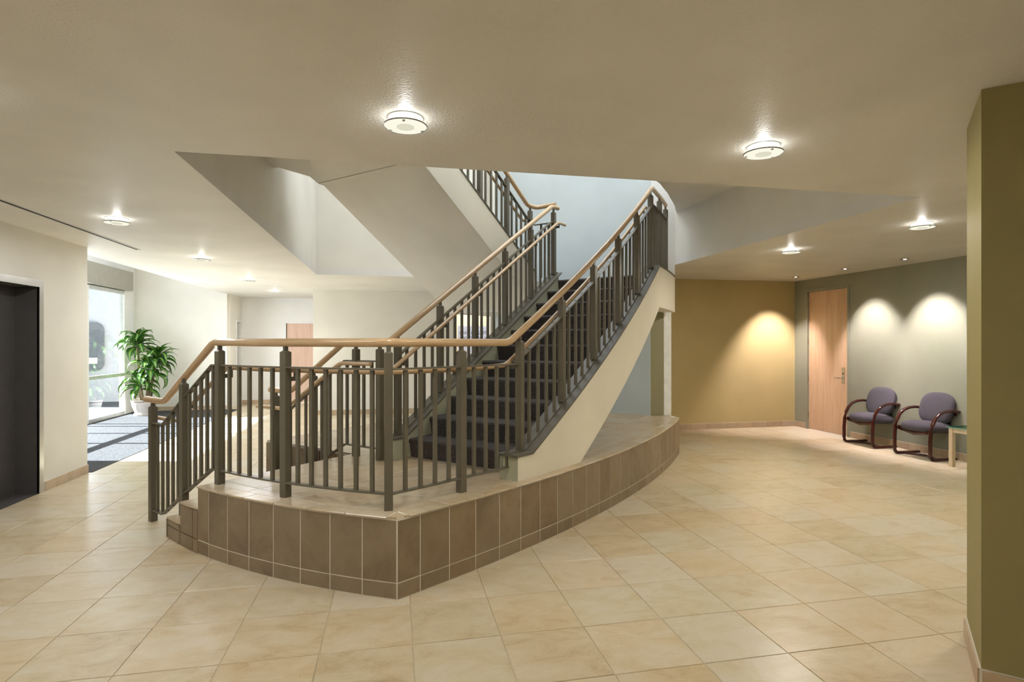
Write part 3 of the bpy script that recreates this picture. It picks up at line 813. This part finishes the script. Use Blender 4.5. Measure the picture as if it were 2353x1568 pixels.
# landing guard
LPOST = [6.665, 7.17, 7.66]
for s in LPOST[1:]: post(RA, xy(s, arcn(s, R_P)), foot(s), stair_rail_z(6.72), ANG45)
for a, b in zip(LPOST[:-1], LPOST[1:]):
    P = guard_span(RA, [xy(a+(b-a)*i/6, arcn(a+(b-a)*i/6, R_P)) for i in range(7)], lambda t, a=a, b=b: bz(a+(b-a)*t), lambda t, a=a, b=b: foot(a+(b-a)*t), 4)
    bars(RA, P, lambda t, a=a, b=b: bz(a+(b-a)*t), 'top_bar')
# grab-rail brackets
for p, an, r_, fn in ((pA3, aA3, rL, arcL), (pA4, aA4, rL, arcL), (pA6, bA6, rR, arcR)):
    q = fn(an, r_-gd); bracket(RA, (p[0], p[1], ZR-GZ-0.05), (q[0], q[1], ZR-GZ-0.005))
for s in RP: 
    p = xy(s, arcn(s, R_P)); q = xy(s, arcn(s, R_P-gd)); z_ = stair_rail_z(s)-GZ; bracket(RA, (p[0], p[1], z_-0.07), (q[0], q[1], z_-0.02))
p = xy(sA, -4.709); q = xy(sA+gd, -4.709); bracket(RA, (*p, A_sloped_z(-4.709)-GZ-0.05), (*q, A_sloped_z(-4.709)-GZ+0.0))

# ---- railing B: entry steps (far side) - left stringer
sB = 3.61; nB = -3.745
def lz(s): return ZR if s < 3.66 else ZR+0.607*(min(s, 6.64)-3.66)
railB = [P3(sB, -5.42, Z_LOW), P3(sB, -5.08, Z_LOW), P3(sB, -4.27, ZR), P3(sB, nB, ZR), P3(3.68, nB, lz(3.68)), P3(6.64, nB, lz(6.64)), P3(6.78, nB+0.02, lz(6.64))]
grabB = [P3(6.86, nB+gd, lz(6.64)-GZ-0.02), P3(6.66, nB+gd, lz(6.64)-GZ-0.02), P3(3.66, nB+gd, lz(3.66)-GZ-0.02), P3(3.60, nB+gd, ZR-GZ-0.03)]
RB = railing('guard_railing', 'inner guard railing with maple rail from entry steps up the left stringer', (*xy(sB, nB), PZ), None, railB, grabB, None, None, None, None, None)
grabB2 = [P3(sB-gd, -5.52, Z_LOW-GZ+0.03), P3(sB-gd, -5.05, Z_LOW-GZ+0.03), P3(sB-gd, -4.22, ZR-GZ+0.01), P3(sB-gd, -3.82, ZR-GZ+0.01)]
part(G().tube(fillet(grabB2, 0.05), 0.019, 12), 'grab_rail', 'maple_rail', RB, True)
for n, zb in ((-5.32, 0.0), (-4.709, 0.165), (-4.104, PZ), (-3.793, PZ)): post(RB, xy(sB, n), zb, A_sloped_z(n), ANG45)
entry_span(RB, sB, -5.32, sB, -4.709, 4); entry_span(RB, sB, -4.709, sB, -4.104, 4); entry_span(RB, sB, -4.104, sB, -3.793, 2)
BP = [3.784, 4.375, 4.955, 5.535, 6.11, 6.69]
for s in BP: post(RB, xy(s, nB), foot(s), lz(s)-0.008, ANG45)
bzl = lambda s: lz(s)-BAR-0.03
for a, b in zip(BP[:-1], BP[1:]):
    P = guard_span(RB, [xy(a+(b-a)*i/6, nB) for i in range(7)], lambda t, a=a, b=b: bzl(a+(b-a)*t), lambda t, a=a, b=b: foot(a+(b-a)*t), 4)
    bars(RB, P, lambda t, a=a, b=b: bzl(a+(b-a)*t), 'top_bar')
for s in BP:
    p = xy(s, nB); q = xy(s, nB+gd); z_ = lz(s)-GZ; bracket(RB, (p[0], p[1], z_-0.07), (q[0], q[1], z_-0.02))
# short landing guard between the flights
for s in (6.76,):
    P = guard_span(RB, nline(6.76, nB, 6.76, -4.095, 6), lambda t: lz(6.7)-BAR-0.02, lambda t: LZ+0.06, 2)
    bars(RB, P, lambda t: lz(6.7)-BAR-0.02, 'top_bar')

# ---- railings of the upper flight
def upper_rail(nU, side, label, gsign):
    uz = lambda s: u_cap(max(s, 4.2))+0.90
    rp = [P3(6.78, nU, LZ+1.03), P3(6.62, nU, LZ+1.03)] + [P3(4.1, nU, u_cap(6.62)+0.955+0.605*(6.60-4.1)-0.0)]
    def rz(s): return LZ+1.03+0.605*max(0, 6.60-s)
    rp = [P3(6.80, nU, LZ+1.03), P3(6.60, nU, LZ+1.03), P3(4.36, nU, rz(4.36))]
    if side == 'in': rp = [P3(6.78, nB-0.02, LZ+1.04), P3(6.78, nU+0.04, LZ+1.03)]+rp[1:]
    gp = [P3(6.70, nU+gsign*gd, LZ+0.84), P3(6.58, nU+gsign*gd, LZ+0.84), P3(4.36, nU+gsign*gd, rz(4.36)-0.21)]
    root = railing('guard_railing', label, (*xy(6.6, nU), LZ), None, rp, gp, None, None, None, None, None)
    PPS = [6.66, 6.09, 5.51, 4.93, 4.38]
    ft = lambda s: u_cap(s)+0.014
    for s in PPS: post(root, xy(s, nU), ft(s), rz(s), ANG45)
    for a, b in zip(PPS[:-1], PPS[1:]):
        P = guard_span(root, [xy(a+(b-a)*i/4, nU) for i in range(5)], lambda t, a=a, b=b: rz(a+(b-a)*t)-BAR-0.02, lambda t, a=a, b=b: ft(a+(b-a)*t), 4)
        bars(root, P, lambda t, a=a, b=b: rz(a+(b-a)*t)-BAR-0.02, 'top_bar')
    for s in PPS:
        p = xy(s, nU); q = xy(s, nU+gsign*gd); z_ = rz(s)-0.21; bracket(root, (p[0], p[1], z_-0.06), (q[0], q[1], z_-0.01))
    return root
upper_rail(-4.095, 'in', 'guard railing on the near side of the upper flight below the ceiling edge', -1)
upper_rail(N_FAR+0.075, 'out', 'guard railing on the far side of the upper flight, mostly hidden', 1)

# ------------------------------------------------------------------ ceiling disc lights
lamp_mesh = {}
def disc_light(x, y, label, watts, color):
    root = tag(empty('ceiling_light', (x, y, H_C)), label, 'ceiling light', 'round glass ceiling lights')
    if not lamp_mesh:
        g = G().lathe([(0.0, -0.0005), (0.086, -0.0005), (0.087, -0.002), (0.086, -0.003), (0.0, -0.003)], 40); lamp_mesh['canopy'] = g.mesh('canopy', 'white_frame', True)
        g = G().lathe([(0.085, -0.003), (0.090, -0.036)], 40); lamp_mesh['glass_drum'] = g.mesh('glass_drum', 'lamp_glow', True)
        g = G().lathe([(0.042, -0.046), (0.100, -0.046), (0.106, -0.041), (0.100, -0.036), (0.042, -0.036), (0.042, -0.046)], 40); lamp_mesh['glass_disc'] = g.mesh('glass_disc', 'diffuser_glow', True)
        g = G().lathe([(0.0, -0.041), (0.042, -0.041), (0.044, -0.049), (0.039, -0.050), (0.037, -0.043), (0.0, -0.043)], 28); lamp_mesh['centre_dish'] = g.mesh('centre_dish', 'diffuser_core', True)
        g = G().lathe([(0.1055, -0.045), (0.1085, -0.041), (0.1055, -0.037)], 40); lamp_mesh['rim'] = g.mesh('rim', 'fixture_rim', True)
        lamp_mesh['clip'] = G().box(-0.006, 0.006, -0.006, 0.006, -0.051, -0.034).mesh('clip', 'bright_steel')
    for k in ('canopy', 'glass_drum', 'glass_disc', 'centre_dish', 'rim'): link(k, lamp_mesh[k], root)
    for a in (0.4, 2.5, 4.6): link('clip', lamp_mesh['clip'], root, (0.092*math.cos(a), 0.092*math.sin(a), 0), a)
    l = bpy.data.lights.new('disc_light_lamp', 'AREA'); l.shape = 'DISK'; l.size = 0.19; l.energy = watts; l.color = color
    lo = bpy.data.objects.new('disc_light_lamp', l); COL.objects.link(lo); lo.parent = root; lo.location = (0, 0, -0.056)
    hl = bpy.data.lights.new('halo_lamp', 'POINT'); hl.energy = 3.4; hl.color = (1.0, 0.99, 0.96); hl.shadow_soft_size = 0.02
    ho = bpy.data.objects.new('halo_lamp', hl); COL.objects.link(ho); ho.parent = root; ho.location = (0, 0, -0.029)
    return root
WARM = (1.0, 0.95, 0.84); SOFT = (0.95, 0.97, 1.0)
disc_light(0.053, 2.905, 'round ceiling light above the front corner of the platform', 11, WARM)
disc_light(2.066, 2.913, 'round ceiling light at right near the ceiling opening edge', 11, WARM)
disc_light(-2.46, 5.78, 'round ceiling light beside the black slot in the left ceiling', 11, SOFT)
disc_light(-2.48, 8.16, 'second round ceiling light along the left hallway', 16, SOFT)
disc_light(-2.52, 10.82, 'third round ceiling light along the left hallway', 16, SOFT)
disc_light(-2.55, 13.24, 'farthest round ceiling light near the hallway end wall', 20, SOFT)
disc_light(4.67, 6.06, 'round ceiling light in front of the ochre wall', 22, WARM)
disc_light(4.86, 4.49, 'round ceiling light at far right before the sage wall', 18, WARM)
disc_light(-1.96, 2.905, 'unseen ceiling light added outside the left edge of the view', 11, SOFT)  # fixtures from here down lie out of view, added to brighten the room
disc_light(-2.45, 3.2, 'unseen ceiling light added outside the left edge beside the elevator', 10, SOFT)
disc_light(0.05, -1.1, 'unseen ceiling light added behind the viewer', 12, WARM)
disc_light(-2.3, -1.1, 'unseen ceiling light added behind the viewer at left', 14, SOFT)
disc_light(2.07, -1.3, 'unseen ceiling light added behind the viewer at right', 7, WARM)
disc_light(4.08, 2.91, 'unseen ceiling light added behind the near olive wall', 16, WARM)

# recessed halogen downlights
def downlight(x, y, label, aim, watts):
    root = tag(empty('downlight', (x, y, H_C)), label, 'downlight', 'recessed downlights')
    link('ring', G().lathe([(0.058, 0.0), (0.060, -0.006), (0.045, -0.007), (0.040, 0.0)], 28).mesh('ring', 'chrome', True), root)
    link('recess', G().lathe([(0.042, -0.003), (0.040, -0.001), (0.0, -0.001)], 24).mesh('recess', 'downlight_ring', True), root)
    link('bulb', G().lathe([(0.020, -0.003), (0.014, -0.012), (0.0, -0.013)], 16).mesh('bulb', 'halogen_glow', True), root, (aim[0]*0.01, aim[1]*0.01, 0))
    l = bpy.data.lights.new('downlight_lamp', 'SPOT'); l.energy = watts; l.color = (1.0, 0.87, 0.88); l.spot_size = math.radians(74); l.spot_blend = 0.75; l.shadow_soft_size = 0.03
    lo = bpy.data.objects.new('downlight_lamp', l); COL.objects.link(lo); lo.parent = root; lo.location = (0, 0, -0.03)
    lo.rotation_euler = Vector(aim).to_track_quat('-Z', 'Y').to_euler()
downlight(6.715, 8.589, 'recessed downlight next to the ochre wall corner', (0.0, 0.34, -1), 215)
downlight(6.715, 7.503, 'recessed downlight over the armchair beside the door', (0.30, 0, -1), 180)
downlight(6.715, 6.462, 'recessed downlight over the armchair beside the side table', (0.30, 0, -1), 200)

# linear slot diffuser in the ceiling at left
sl_ = tag(empty('slot_diffuser', (-3.045, 6.2, H_C)), 'long black slot air diffuser in the ceiling at left', 'air vent')
part(G().box(-3.066, -3.026, 3.2, 7.69, H_C-0.003, H_C+0.001), 'slot', 'black_slot', sl_)
for dx in (-0.031, 0.019): part(G().box(-3.045+dx, -3.045+dx+0.012, 3.2, 7.70, H_C-0.005, H_C+0.001), 'slot_frame', 'ceiling_paint', sl_)

# ------------------------------------------------------------------ maple door in the sage wall
d1 = struct(empty('door_1', (7.25, 8.5, 0)), 'tall maple door with lever lock in the sage wall', 'door')
leaf = part(G().box(7.262, 7.305, 8.044, 8.950, 0.008, 2.440), 'door_leaf', 'maple_door', d1)
g = G(); 
for b in ((8.000, 8.040), (8.954, 8.994)): g.box(7.235, 7.36, b[0], b[1], 0, 2.49)
g.box(7.235, 7.36, 8.040, 8.954, 2.444, 2.49)
part(g, 'door_frame', 'sage_paint', d1)
for z_ in (0.25, 0.90, 1.56, 2.22): part(G().box(7.246, 7.264, 8.946, 8.960, z_-0.055, z_+0.055), 'hinge', 'bright_steel', d1)
lk = part(G().box(7.248, 7.262, 8.112, 8.166, 0.86, 1.13), 'lock_plate', 'chrome', d1)
part(G().tube([(7.250, 8.139, 0.955), (7.205, 8.139, 0.955), (7.200, 8.155, 0.955), (7.200, 8.27, 0.955)], 0.010, 10), 'lever', 'chrome', d1, True)
part(G().lathe([(0.0, 0), (0.013, 0), (0.013, 0.004), (0.0, 0.006)], 16), 'keyhole', 'dark_gap', d1).matrix_parent_inverse = Matrix.Translation(-Vector(d1.location)) @ Matrix.Translation((7.248, 8.139, 1.03)) @ Matrix.Rotation(-math.pi/2, 4, 'Y')

# ------------------------------------------------------------------ hallway doors
d2 = struct(empty('door_2', (-2.27, 15.4, 0)), 'pinkish maple door at the end of the hallway', 'door')
part(G().box(-2.70, -1.83, 15.42, 15.46, 0.01, 2.03), 'door_leaf', 'rose_door', d2)
g = G().box(-2.75, -2.705, 15.37, 15.5, 0, 2.08).box(-1.825, -1.78, 15.37, 15.5, 0, 2.08).box(-2.705, -1.825, 15.37, 15.5, 2.035, 2.08)
part(g, 'door_frame', 'white_frame', d2)
part(G().box(-2.705, -2.69, 15.415, 15.419, 0, 2.03), 'shadow_gap', 'dark_gap', d2)
d3 = struct(empty('door_3', (-3.8, 15.1, 0)), 'narrow view of an ajar wooden door in the hallway side wall', 'door')
g = G().box(-3.9, -3.735, 14.85, 14.89, 0, 2.09).box(-3.9, -3.735, 15.29, 15.33, 0, 2.09).box(-3.9, -3.735, 14.89, 15.29, 2.05, 2.09)
part(g, 'door_frame', 'white_frame', d3)
part(G().box(-3.86, -3.82, 14.89, 15.14, 0.01, 2.05), 'door_leaf', 'maple_door', d3)
part(G().box(-3.88, -3.84, 15.14, 15.29, 0.0, 2.05), 'opening_shade', 'dark_gap', d3)  # solid dark block, the shade of the door opening put into its colour

# ------------------------------------------------------------------ elevator
el = tag(empty('elevator_door', (-3.6, 6.15, 0)), 'dark steel elevator door with bright steel frame at left', 'elevator')
for a, b in ((EY0+0.02, 6.158), (6.162, EY1-0.02)): part(G().box(-3.80, -3.77, a, b, 0.0, EH), 'door_panel', 'dark_steel', el)
g = G().box(-3.80, -3.555, EY1-0.02, EY1-0.001, 0, EH-0.02).box(-3.80, -3.555, EY0+0.001, EY0+0.02, 0, EH-0.02).box(-3.80, -3.555, EY0+0.001, EY1-0.001, EH-0.02, EH-0.001)
part(g, 'jamb', 'dark_steel', el)
g = G().box(-3.572, -3.548, EY1-0.02, EY1+0.05, 0, EH+0.05).box(-3.572, -3.548, EY0-0.05, EY0+0.02, 0, EH+0.05).box(-3.572, -3.548, EY0+0.02, EY1-0.02, EH-0.02, EH+0.05)
part(g, 'door_frame', 'bright_steel', el)
part(G().box(-3.80, -3.57, EY0+0.02, EY1-0.02, -0.001, 0.003), 'sill', 'dark_steel', el)

# ------------------------------------------------------------------ entrance glazing
win = struct(empty('window_1', (-5.7, 11.2, 0)), 'entrance glazing with white frames and grey header', 'window')
YV = [8.72, 10.06, 11.04, 11.86, 12.18, 13.70]
for i, y_ in enumerate(YV): part(G().box(-5.76, -5.67, y_-0.03, y_+0.03, 0, 2.64), 'mullion', 'white_frame', win)
for z_ in (0.04, 0.86, 2.61): part(G().box(-5.755, -5.675, YV[0]+0.03, YV[-1]-0.03, z_-0.035, z_+0.035), 'transom', 'aluminium', win)
for a, b in zip(YV[:-1], YV[1:]):
    for z0, z1 in ((0.075, 0.825), (0.895, 2.575)): part(G().box(-5.722, -5.716, a+0.03, b-0.03, z0, z1), 'pane', 'window_glass', win)
part(G().box(-5.80, -5.58, 8.0, 13.86, 2.66, 3.07), 'header_box', 'grey_panel', win)
wall('wall_entrance', 'white_paint', 'white wall around the entrance glazing', (-5.8, -5.7, 7.5, 8.69, 0, 3.7), (-5.8, -5.7, 13.73, 14.2, 0, 3.7), (-5.8, -5.7, 8.69, 13.73, 2.66, 3.7))
# outside, seen through the glazing
ext = wall('wall_exterior', 'exterior_wall', 'white outside wall seen through the glazing', (-14, -6.3, 17.2, 17.4, -0.1, 5.0))
struct(G().box(-40, -5.8, -10, 30, -0.2, -0.05).obj('ground', 'paving'), 'pale paving outside the entrance', 'ground')
fr = tag(empty('wall_panel', (-8.05, 17.1, 1.43)), 'dark rounded panel on the outside wall seen through the window', 'panel')
def rrect(w_, h_, r, k=5):
    pts = []
    for cx_, cz_, a0 in ((w_/2-r, h_/2-r, 0), (-w_/2+r, h_/2-r, 90), (-w_/2+r, -h_/2+r, 180), (w_/2-r, -h_/2+r, 270)):
        for i in range(k+1): a = math.radians(a0+90*i/k); pts.append((cx_+r*math.cos(a), cz_+r*math.sin(a)))
    return pts
rr = rrect(0.9, 1.3, 0.22)
n_ = len(rr); vs = [(x, 0.06, z) for x, z in rr]+[(x, -0.05, z) for x, z in rr]
o = G().add(vs, [tuple(range(n_)), tuple(range(2*n_-1, n_-1, -1))]+[(i, n_+i, n_+(i+1)%n_, (i+1)%n_) for i in range(n_)]).obj('panel', 'exterior_dark', fr)
part(G().box(-8.10, -7.72, 17.0, 17.05, 0.98, 1.14), 'bright_strip', 'white_frame', fr)

# entrance canopy outside, shading the upper part of the glazing
struct(G().box(-8.5, -5.85, 6.0, 15.5, 3.45, 3.65).obj('entrance_canopy', 'exterior_wall'), 'flat canopy outside above the entrance glazing', 'canopy')
# entrance mat
struct_m = tag(G().box(-5.66, -3.52, 7.66, 14.17, -0.003, 0.006).obj('entrance_mat', 'mat_carpet'), 'dark grey entrance mat in front of the glazing', 'mat')

# ------------------------------------------------------------------ lettered glass in the far wall
sg = tag(empty('lettered_glass_door', (1.94, 12.8, 0)), 'glass door with mirrored blue lettering on a white panel, behind the left stringer', 'glass door')
part(G().box(1.37, 2.51, 12.80, 12.81, 0.01, 2.23), 'pane', 'window_glass', sg)
part(G().box(1.385, 2.50, 12.785, 12.797, 0.30, 1.915), 'white_panel', 'sign_panel', sg)
part(G().box(1.36, 2.52, 12.78, 12.83, 2.225, 2.24), 'top_rail', 'aluminium', sg)
for x_ in (1.42, 1.98, 2.06): part(G().box(x_-0.012, x_+0.012, 12.775, 12.80, 2.17, 2.19), 'clamp', 'chrome', sg)
def mirrored(txt, size, x_left, x_right, z_, name='lettering'):
    cu = bpy.data.curves.new(name, 'FONT'); cu.body = txt; cu.size = size; cu.extrude = 0.001
    tmp = bpy.data.objects.new(name, cu); COL.objects.link(tmp)
    dg = bpy.context.evaluated_depsgraph_get(); me = bpy.data.meshes.new_from_object(tmp.evaluated_get(dg)); bpy.data.objects.remove(tmp)
    xs = [v.co.x for v in me.vertices]; w_ = max(xs)-min(xs); sx = (x_right-x_left)/w_ if x_right else 1.0
    for v in me.vertices:
        x = (v.co.x-min(xs))*sx; xr = (x_right if x_right else x_left+w_)
        v.co = Vector((xr-x, 12.7835-v.co.z, z_+v.co.y))
    me.materials.clear(); me.materials.append(mat('sign_ink')); me.flip_normals()
    o = bpy.data.objects.new(name, me); COL.objects.link(o); o.parent = sg; o.matrix_parent_inverse = Matrix.Translation(-Vector(sg.location)); return o
mirrored('HUNTINGTON BEACH', 0.105, 1.425, 2.20, 1.725)
mirrored('UNION HIGH SCHOOL', 0.105, 1.43, 2.24, 1.605)
mirrored('OO', 0.105, 1.50, 1.64, 1.15)
al = bpy.data.lights.new('office_fill_lamp', 'AREA'); al.size = 0.8; al.energy = 42; al.color = (1, 0.92, 0.8)  # lamp added so the office behind the panel is not dark
ol = tag(empty('added_office_light', (1.9, 13.7, H_C)), 'unseen ceiling light added inside the office behind the lettered glass', 'ceiling light')
part(G().box(1.5, 2.3, 13.4, 14.0, H_C-0.03, H_C), 'panel', 'diffuser_core', ol)
alo = bpy.data.objects.new('office_fill_lamp', al); COL.objects.link(alo); alo.parent = ol; alo.location = (0, 0, -0.05)

# ------------------------------------------------------------------ armchairs
def rounded_pad(w_, d_, h_, ex=3.2, nu=28, nv=10, crown=0.0, bulge=0.0):
    """superellipse cushion in local x (depth) / y (width) / z"""
    g = G(); vs = [(0, 0, -h_/2)]
    for i in range(1, nv):
        ph = -math.pi/2+math.pi*i/nv; cr = abs(math.cos(ph))**0.45; z = h_/2*math.copysign(abs(math.sin(ph))**0.8, math.sin(ph))
        for j in range(nu):
            a = 2*math.pi*j/nu; c_, s_ = math.cos(a), math.sin(a)
            x = d_/2*math.copysign(abs(c_)**(2/ex), c_)*cr; y = w_/2*math.copysign(abs(s_)**(2/ex), s_)*cr
            vs.append((x, y, z+crown*(1-(2*x/d_)**2)*(1-(2*y/w_)**2)*(1 if z > 0 else 0)))
    vs.append((0, 0, h_/2+crown))
    fs = [(0, 1+(j+1)%nu, 1+j) for j in range(nu)]
    for i in range(nv-2):
        for j in range(nu): fs.append((1+i*nu+j, 1+i*nu+(j+1)%nu, 1+(i+1)*nu+(j+1)%nu, 1+(i+1)*nu+j))
    k = len(vs)-1; fs += [(k, 1+(nv-2)*nu+j, 1+(nv-2)*nu+(j+1)%nu) for j in range(nu)]
    return g.add(vs, fs)
def armchair(y, label):
    c = tag(empty('armchair', (6.79, y, 0)), label, 'chair', 'waiting-room armchairs')
    seat = rounded_pad(0.50, 0.53, 0.135, 3.0, crown=0.02).obj('seat', 'upholstery', c, True); seat.location = (0.235, 0, 0.405); seat.rotation_euler = (0, math.radians(3), 0)
    back = rounded_pad(0.50, 0.44, 0.11, 2.7).obj('backrest', 'upholstery', c, True); back.location = (0.405, 0, 0.655); back.rotation_euler = (0, math.radians(-76), 0)
    for s_ in (-1, 1):
        yy = s_*0.268
        pth = [(0.455, yy, 0.632), (0.34, yy, 0.647), (0.24, yy, 0.640), (0.15, yy, 0.612), (0.08, yy, 0.555), (0.035, yy, 0.475), (0.012, yy, 0.38), (0.0, yy, 0.25), (0.0, yy, 0.09), (0.008, yy, 0.045), (0.035, yy, 0.022), (0.08, yy, 0.018), (0.40, yy, 0.018)]
        G().tube(pth, 0.027, 10, 0.020).obj('arm_frame', 'mahogany', c, True)
    G().tube([(0.05, -0.26, 0.375), (0.03, 0, 0.335), (0.05, 0.26, 0.375)], 0.012, 8, 0.030).obj('seat_rail', 'mahogany', c, True)
    G().tube([(0.13, -0.26, 0.018), (0.25, 0.0, 0.018), (0.13, 0.26, 0.018)], 0.016, 8, 0.014).obj('floor_stretcher', 'mahogany', c, True)
    G().tube([(0.42, -0.262, 0.60), (0.455, 0, 0.60), (0.42, 0.262, 0.60)], 0.012, 8, 0.025).obj('back_rail', 'mahogany', c, True)
    G().box(0.40, 0.43, -0.18, -0.14, 0.36, 0.60).obj('back_bracket', 'black_slot', c); G().box(0.40, 0.43, 0.14, 0.18, 0.36, 0.60).obj('back_bracket', 'black_slot', c)
armchair(7.335, 'grey upholstered armchair with mahogany arms standing next to the maple door')
armchair(6.425, 'grey upholstered armchair with mahogany arms standing between the other chair and the side table')

# side table with glass top
t = tag(empty('side_table', (7.0, 5.62, 0)), 'pale wood side table with glass top partly hidden by the near wall', 'table')
for x_ in (6.79, 7.18):
    for y_ in (5.86, 5.36): part(G().box(x_-0.024, x_+0.024, y_-0.024, y_+0.024, 0, 0.485), 'leg', 'pale_wood', t)
for y_ in (5.86, 5.36): part(G().box(6.814, 7.156, y_-0.015, y_+0.015, 0.43, 0.485), 'apron', 'pale_wood', t)
for x_ in (6.79, 7.18): part(G().box(x_-0.015, x_+0.015, 5.384, 5.836, 0.43, 0.485), 'apron', 'pale_wood', t)
part(G().box(6.75, 7.22, 5.32, 5.90, 0.486, 0.498), 'glass_top', 'table_glass', t)
g = G().box(6.747, 6.75, 5.317, 5.903, 0.486, 0.498).box(6.75, 7.22, 5.90, 5.903, 0.486, 0.498).box(6.75, 7.22, 5.317, 5.32, 0.486, 0.498)
part(g, 'glass_edge', 'table_glass_edge', t)

# ------------------------------------------------------------------ potted dracaena
pl_ = tag(empty('potted_plant', (-5.19, 13.42, 0.006)), 'potted dracaena with striped green leaves beside the entrance window', 'plant')
pot = G().lathe([(0.0, 0.0), (0.195, 0.0), (0.20, 0.035), (0.172, 0.045), (0.185, 0.09), (0.225, 0.20), (0.238, 0.27), (0.236, 0.30), (0.246, 0.31), (0.246, 0.335), (0.215, 0.335), (0.21, 0.28), (0.0, 0.28)], 36).obj('pot', 'pot_glaze', pl_, True)
G().lathe([(0.2375, 0.287), (0.2425, 0.292), (0.2385, 0.299)], 36).obj('band', 'pot_band', pot, True)
G().lathe([(0.0, 0.300), (0.214, 0.296)], 28).obj('soil', 'soil', pl_)
canes = [((0.03, 0.0), 0.75, (0.10, -0.02)), ((-0.09, 0.03), 1.30, (-0.06, 0.0)), ((0.0, -0.07), 0.42, (-0.04, -0.06)), ((0.06, 0.05), 0.98, (0.16, 0.02))]
leaf_meshes = []
for v_ in range(6):
    L_ = [0.52, 0.58, 0.46, 0.62, 0.5, 0.42][v_]; drop = [0.95, 1.25, 0.7, 1.5, 1.1, 1.35][v_]; wmax = [0.062, 0.070, 0.060, 0.066, 0.072, 0.064][v_]
    g = G(); n_ = 10; x = z = 0.0; an = 0.9-0.05*v_; vs = []
    for i in range(n_+1):
        t_ = i/n_; wd = wmax*(math.sin(math.pi*min(1, t_*0.93+0.07))**0.7)*(0.55+0.45*math.sin(math.pi*min(1, 0.15+t_)))+0.003
        tw = 0.25*math.sin(2.2*t_+v_)
        for j, q in enumerate((-1, -0.5, 0, 0.5, 1)):
            g.uv[len(vs)] = (t_, (q+1)/2); vs.append((x, q*wd, z-abs(q)*-0.35*wd+tw*q*wd))
        x += math.cos(an)*L_/n_; z += math.sin(an)*L_/n_; an -= drop*2.0/n_*(0.5+t_)
    fs = [(i*5+j, i*5+j+1, (i+1)*5+j+1, (i+1)*5+j) for i in range(n_) for j in range(4)]
    leaf_meshes.append(g.add(vs, fs).mesh('leaf', 'dracaena_leaf', True))
rl = random.Random(3)
for ci_, ((bx, by), hgt, (lx, ly)) in enumerate(canes):
    pth = [(bx+lx*k/4, by+ly*k/4, 0.29+hgt*k/4) for k in range(5)]
    G().tube(pth, 0.026, 9).obj('cane', 'plant_cane', pl_, True)
    tx, ty, tz = pth[-1]
    nl = [34, 40, 32, 32][ci_]
    for k in range(nl):
        o = link('leaf', leaf_meshes[rl.randrange(6)], pl_)
        az = k*2.399+rl.uniform(-0.25, 0.25); lev = k/nl
        pit = -1.05*(1-lev)**1.2+0.45*lev+rl.uniform(-0.15, 0.15)
        o.rotation_euler = (rl.uniform(-0.25, 0.25), -pit*0.8, az); sc = rl.uniform(0.78, 1.08)*(0.95 if lev < 0.8 else 0.8)
        o.scale = (sc, sc*1.1, sc)
        o.location = (tx+0.02*math.cos(az), ty+0.02*math.sin(az), tz-0.16+0.20*lev)

bpy.context.view_layer.update()
